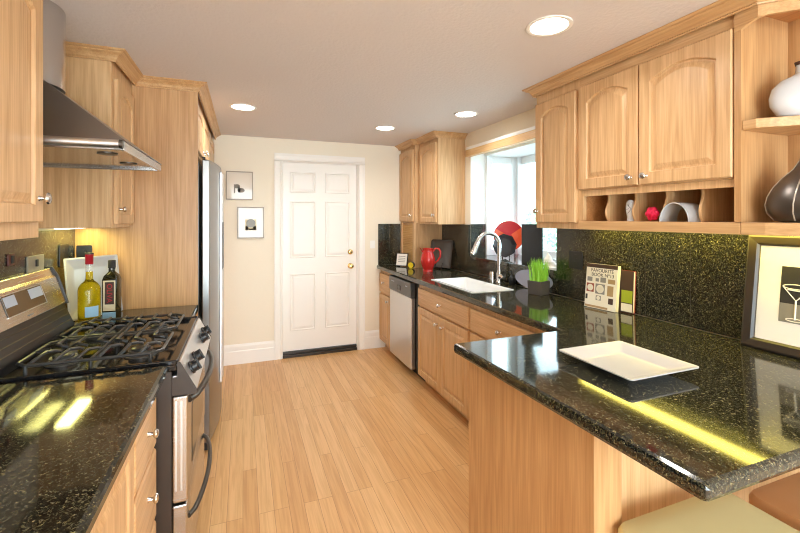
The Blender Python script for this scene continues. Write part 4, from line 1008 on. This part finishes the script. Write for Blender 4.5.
# ------------------------------------------------------------------ lamps
def can(label, x, y, power=None):
    t = thing('recessed_light', label, 'ceiling light', (x, y, H))
    MB().lathe([(.098, 0), (.098, .004), (.090, .006), (.080, .003), (.080, .0005)], (x, y, H-.0002), (0, 0, -1), 36).build('trim_ring', 'white', t, smooth=True)
    MB().lathe([(.0795, 0), (.0795, .0028), (0, .003)], (x, y, H-.0004), (0, 0, -1), 36).build('lens', 'lamp', t, smooth=True)
    lamp('can_glow', 'AREA', (x, y, H-.012), power or CAN, (1, .955, .89), shape='DISK', size=.15, spread=math.radians(150))
CAN = 5.0
can('recessed ceiling light at upper right, nearest the camera over the peninsula', 1.26, 1.457)
can('recessed ceiling light at left, in front of the refrigerator', 0.0, 3.353)
can('recessed ceiling light farthest back, close to the white door', 1.247, 3.659)
can('recessed ceiling light over the sink beside the bay window', 1.695, 2.932)
for x, y in ((.42, 1.25), (.25, -.7), (1.4, -.7), (.8, -2.0)):   # unseen lamps added overhead and behind the camera as fill
    lamp('ceiling_fill', 'AREA', (x, y, H-.012), CAN, (1, .955, .89), shape='DISK', size=.16, spread=math.radians(150))
def under(label, x0, x1, y0, y1, z, m, e, col):
    t = thing('under_cabinet_light', label, 'light', ((x0+x1)/2, (y0+y1)/2, z-.0056))
    MB().box(x0, x1, y0, y1, z-.0025, z-.0002).build('housing', 'white', t)
    n_ = 2 if x1-x0 > .09 else 1; w_ = (x1-x0-.010)/n_
    for k in range(n_): MB().box(x0+.005+k*w_+.003, x0+.005+(k+1)*w_-.003, y0+.006, y1-.006, z-.0056, z-.0027).build('lens', m, t)
    lamp('under_cabinet_glow', 'AREA', ((x0+x1)/2, (y0+y1)/2, z-.0060), e, col, shape='RECTANGLE', size=(x1-x0)*.9, size_y=(y1-y0)*.95)
under('slim yellow strip light under the right wall cabinets above the granite backsplash', 1.955, 2.060, .70, 2.02, 1.436, 'tube_yellow', 3.0, (1, .84, .16))
under('slim strip light under the left wall cabinet beside the tall wood panel', -.875, -.800, 2.49, 2.83, 1.450, 'tube_white', 1.9, (1, .93, .19))

GROUPS = {'recessed_light': 'recessed ceiling lights', 'base_cabinet': 'light wood base cabinets', 'upper_cabinet': 'light wood wall cabinets', 'counter_stool': 'stools under the peninsula',
          'wall_outlet': 'outlet plates on the kitchen walls', 'wall_picture': 'small framed prints by the door', 'oil_bottle': 'oil bottles behind the range', 'book': 'books leaning on the backsplash',
          'granite_countertop': 'granite countertops', 'granite_backsplash': 'granite backsplashes', 'crown_moulding': 'crown mouldings', 'decorative_plate': 'plates on the window ledge',
          'under_cabinet_light': 'under cabinet strip lights', 'serving_plate': 'white square platters', 'garden_shrub': 'shrubs outside the bay window'}
for o in SC.objects:
    k = o.name.split('.')[0]
    if o.parent is None and k in GROUPS and 'label' in o: o['group'] = GROUPS[k]
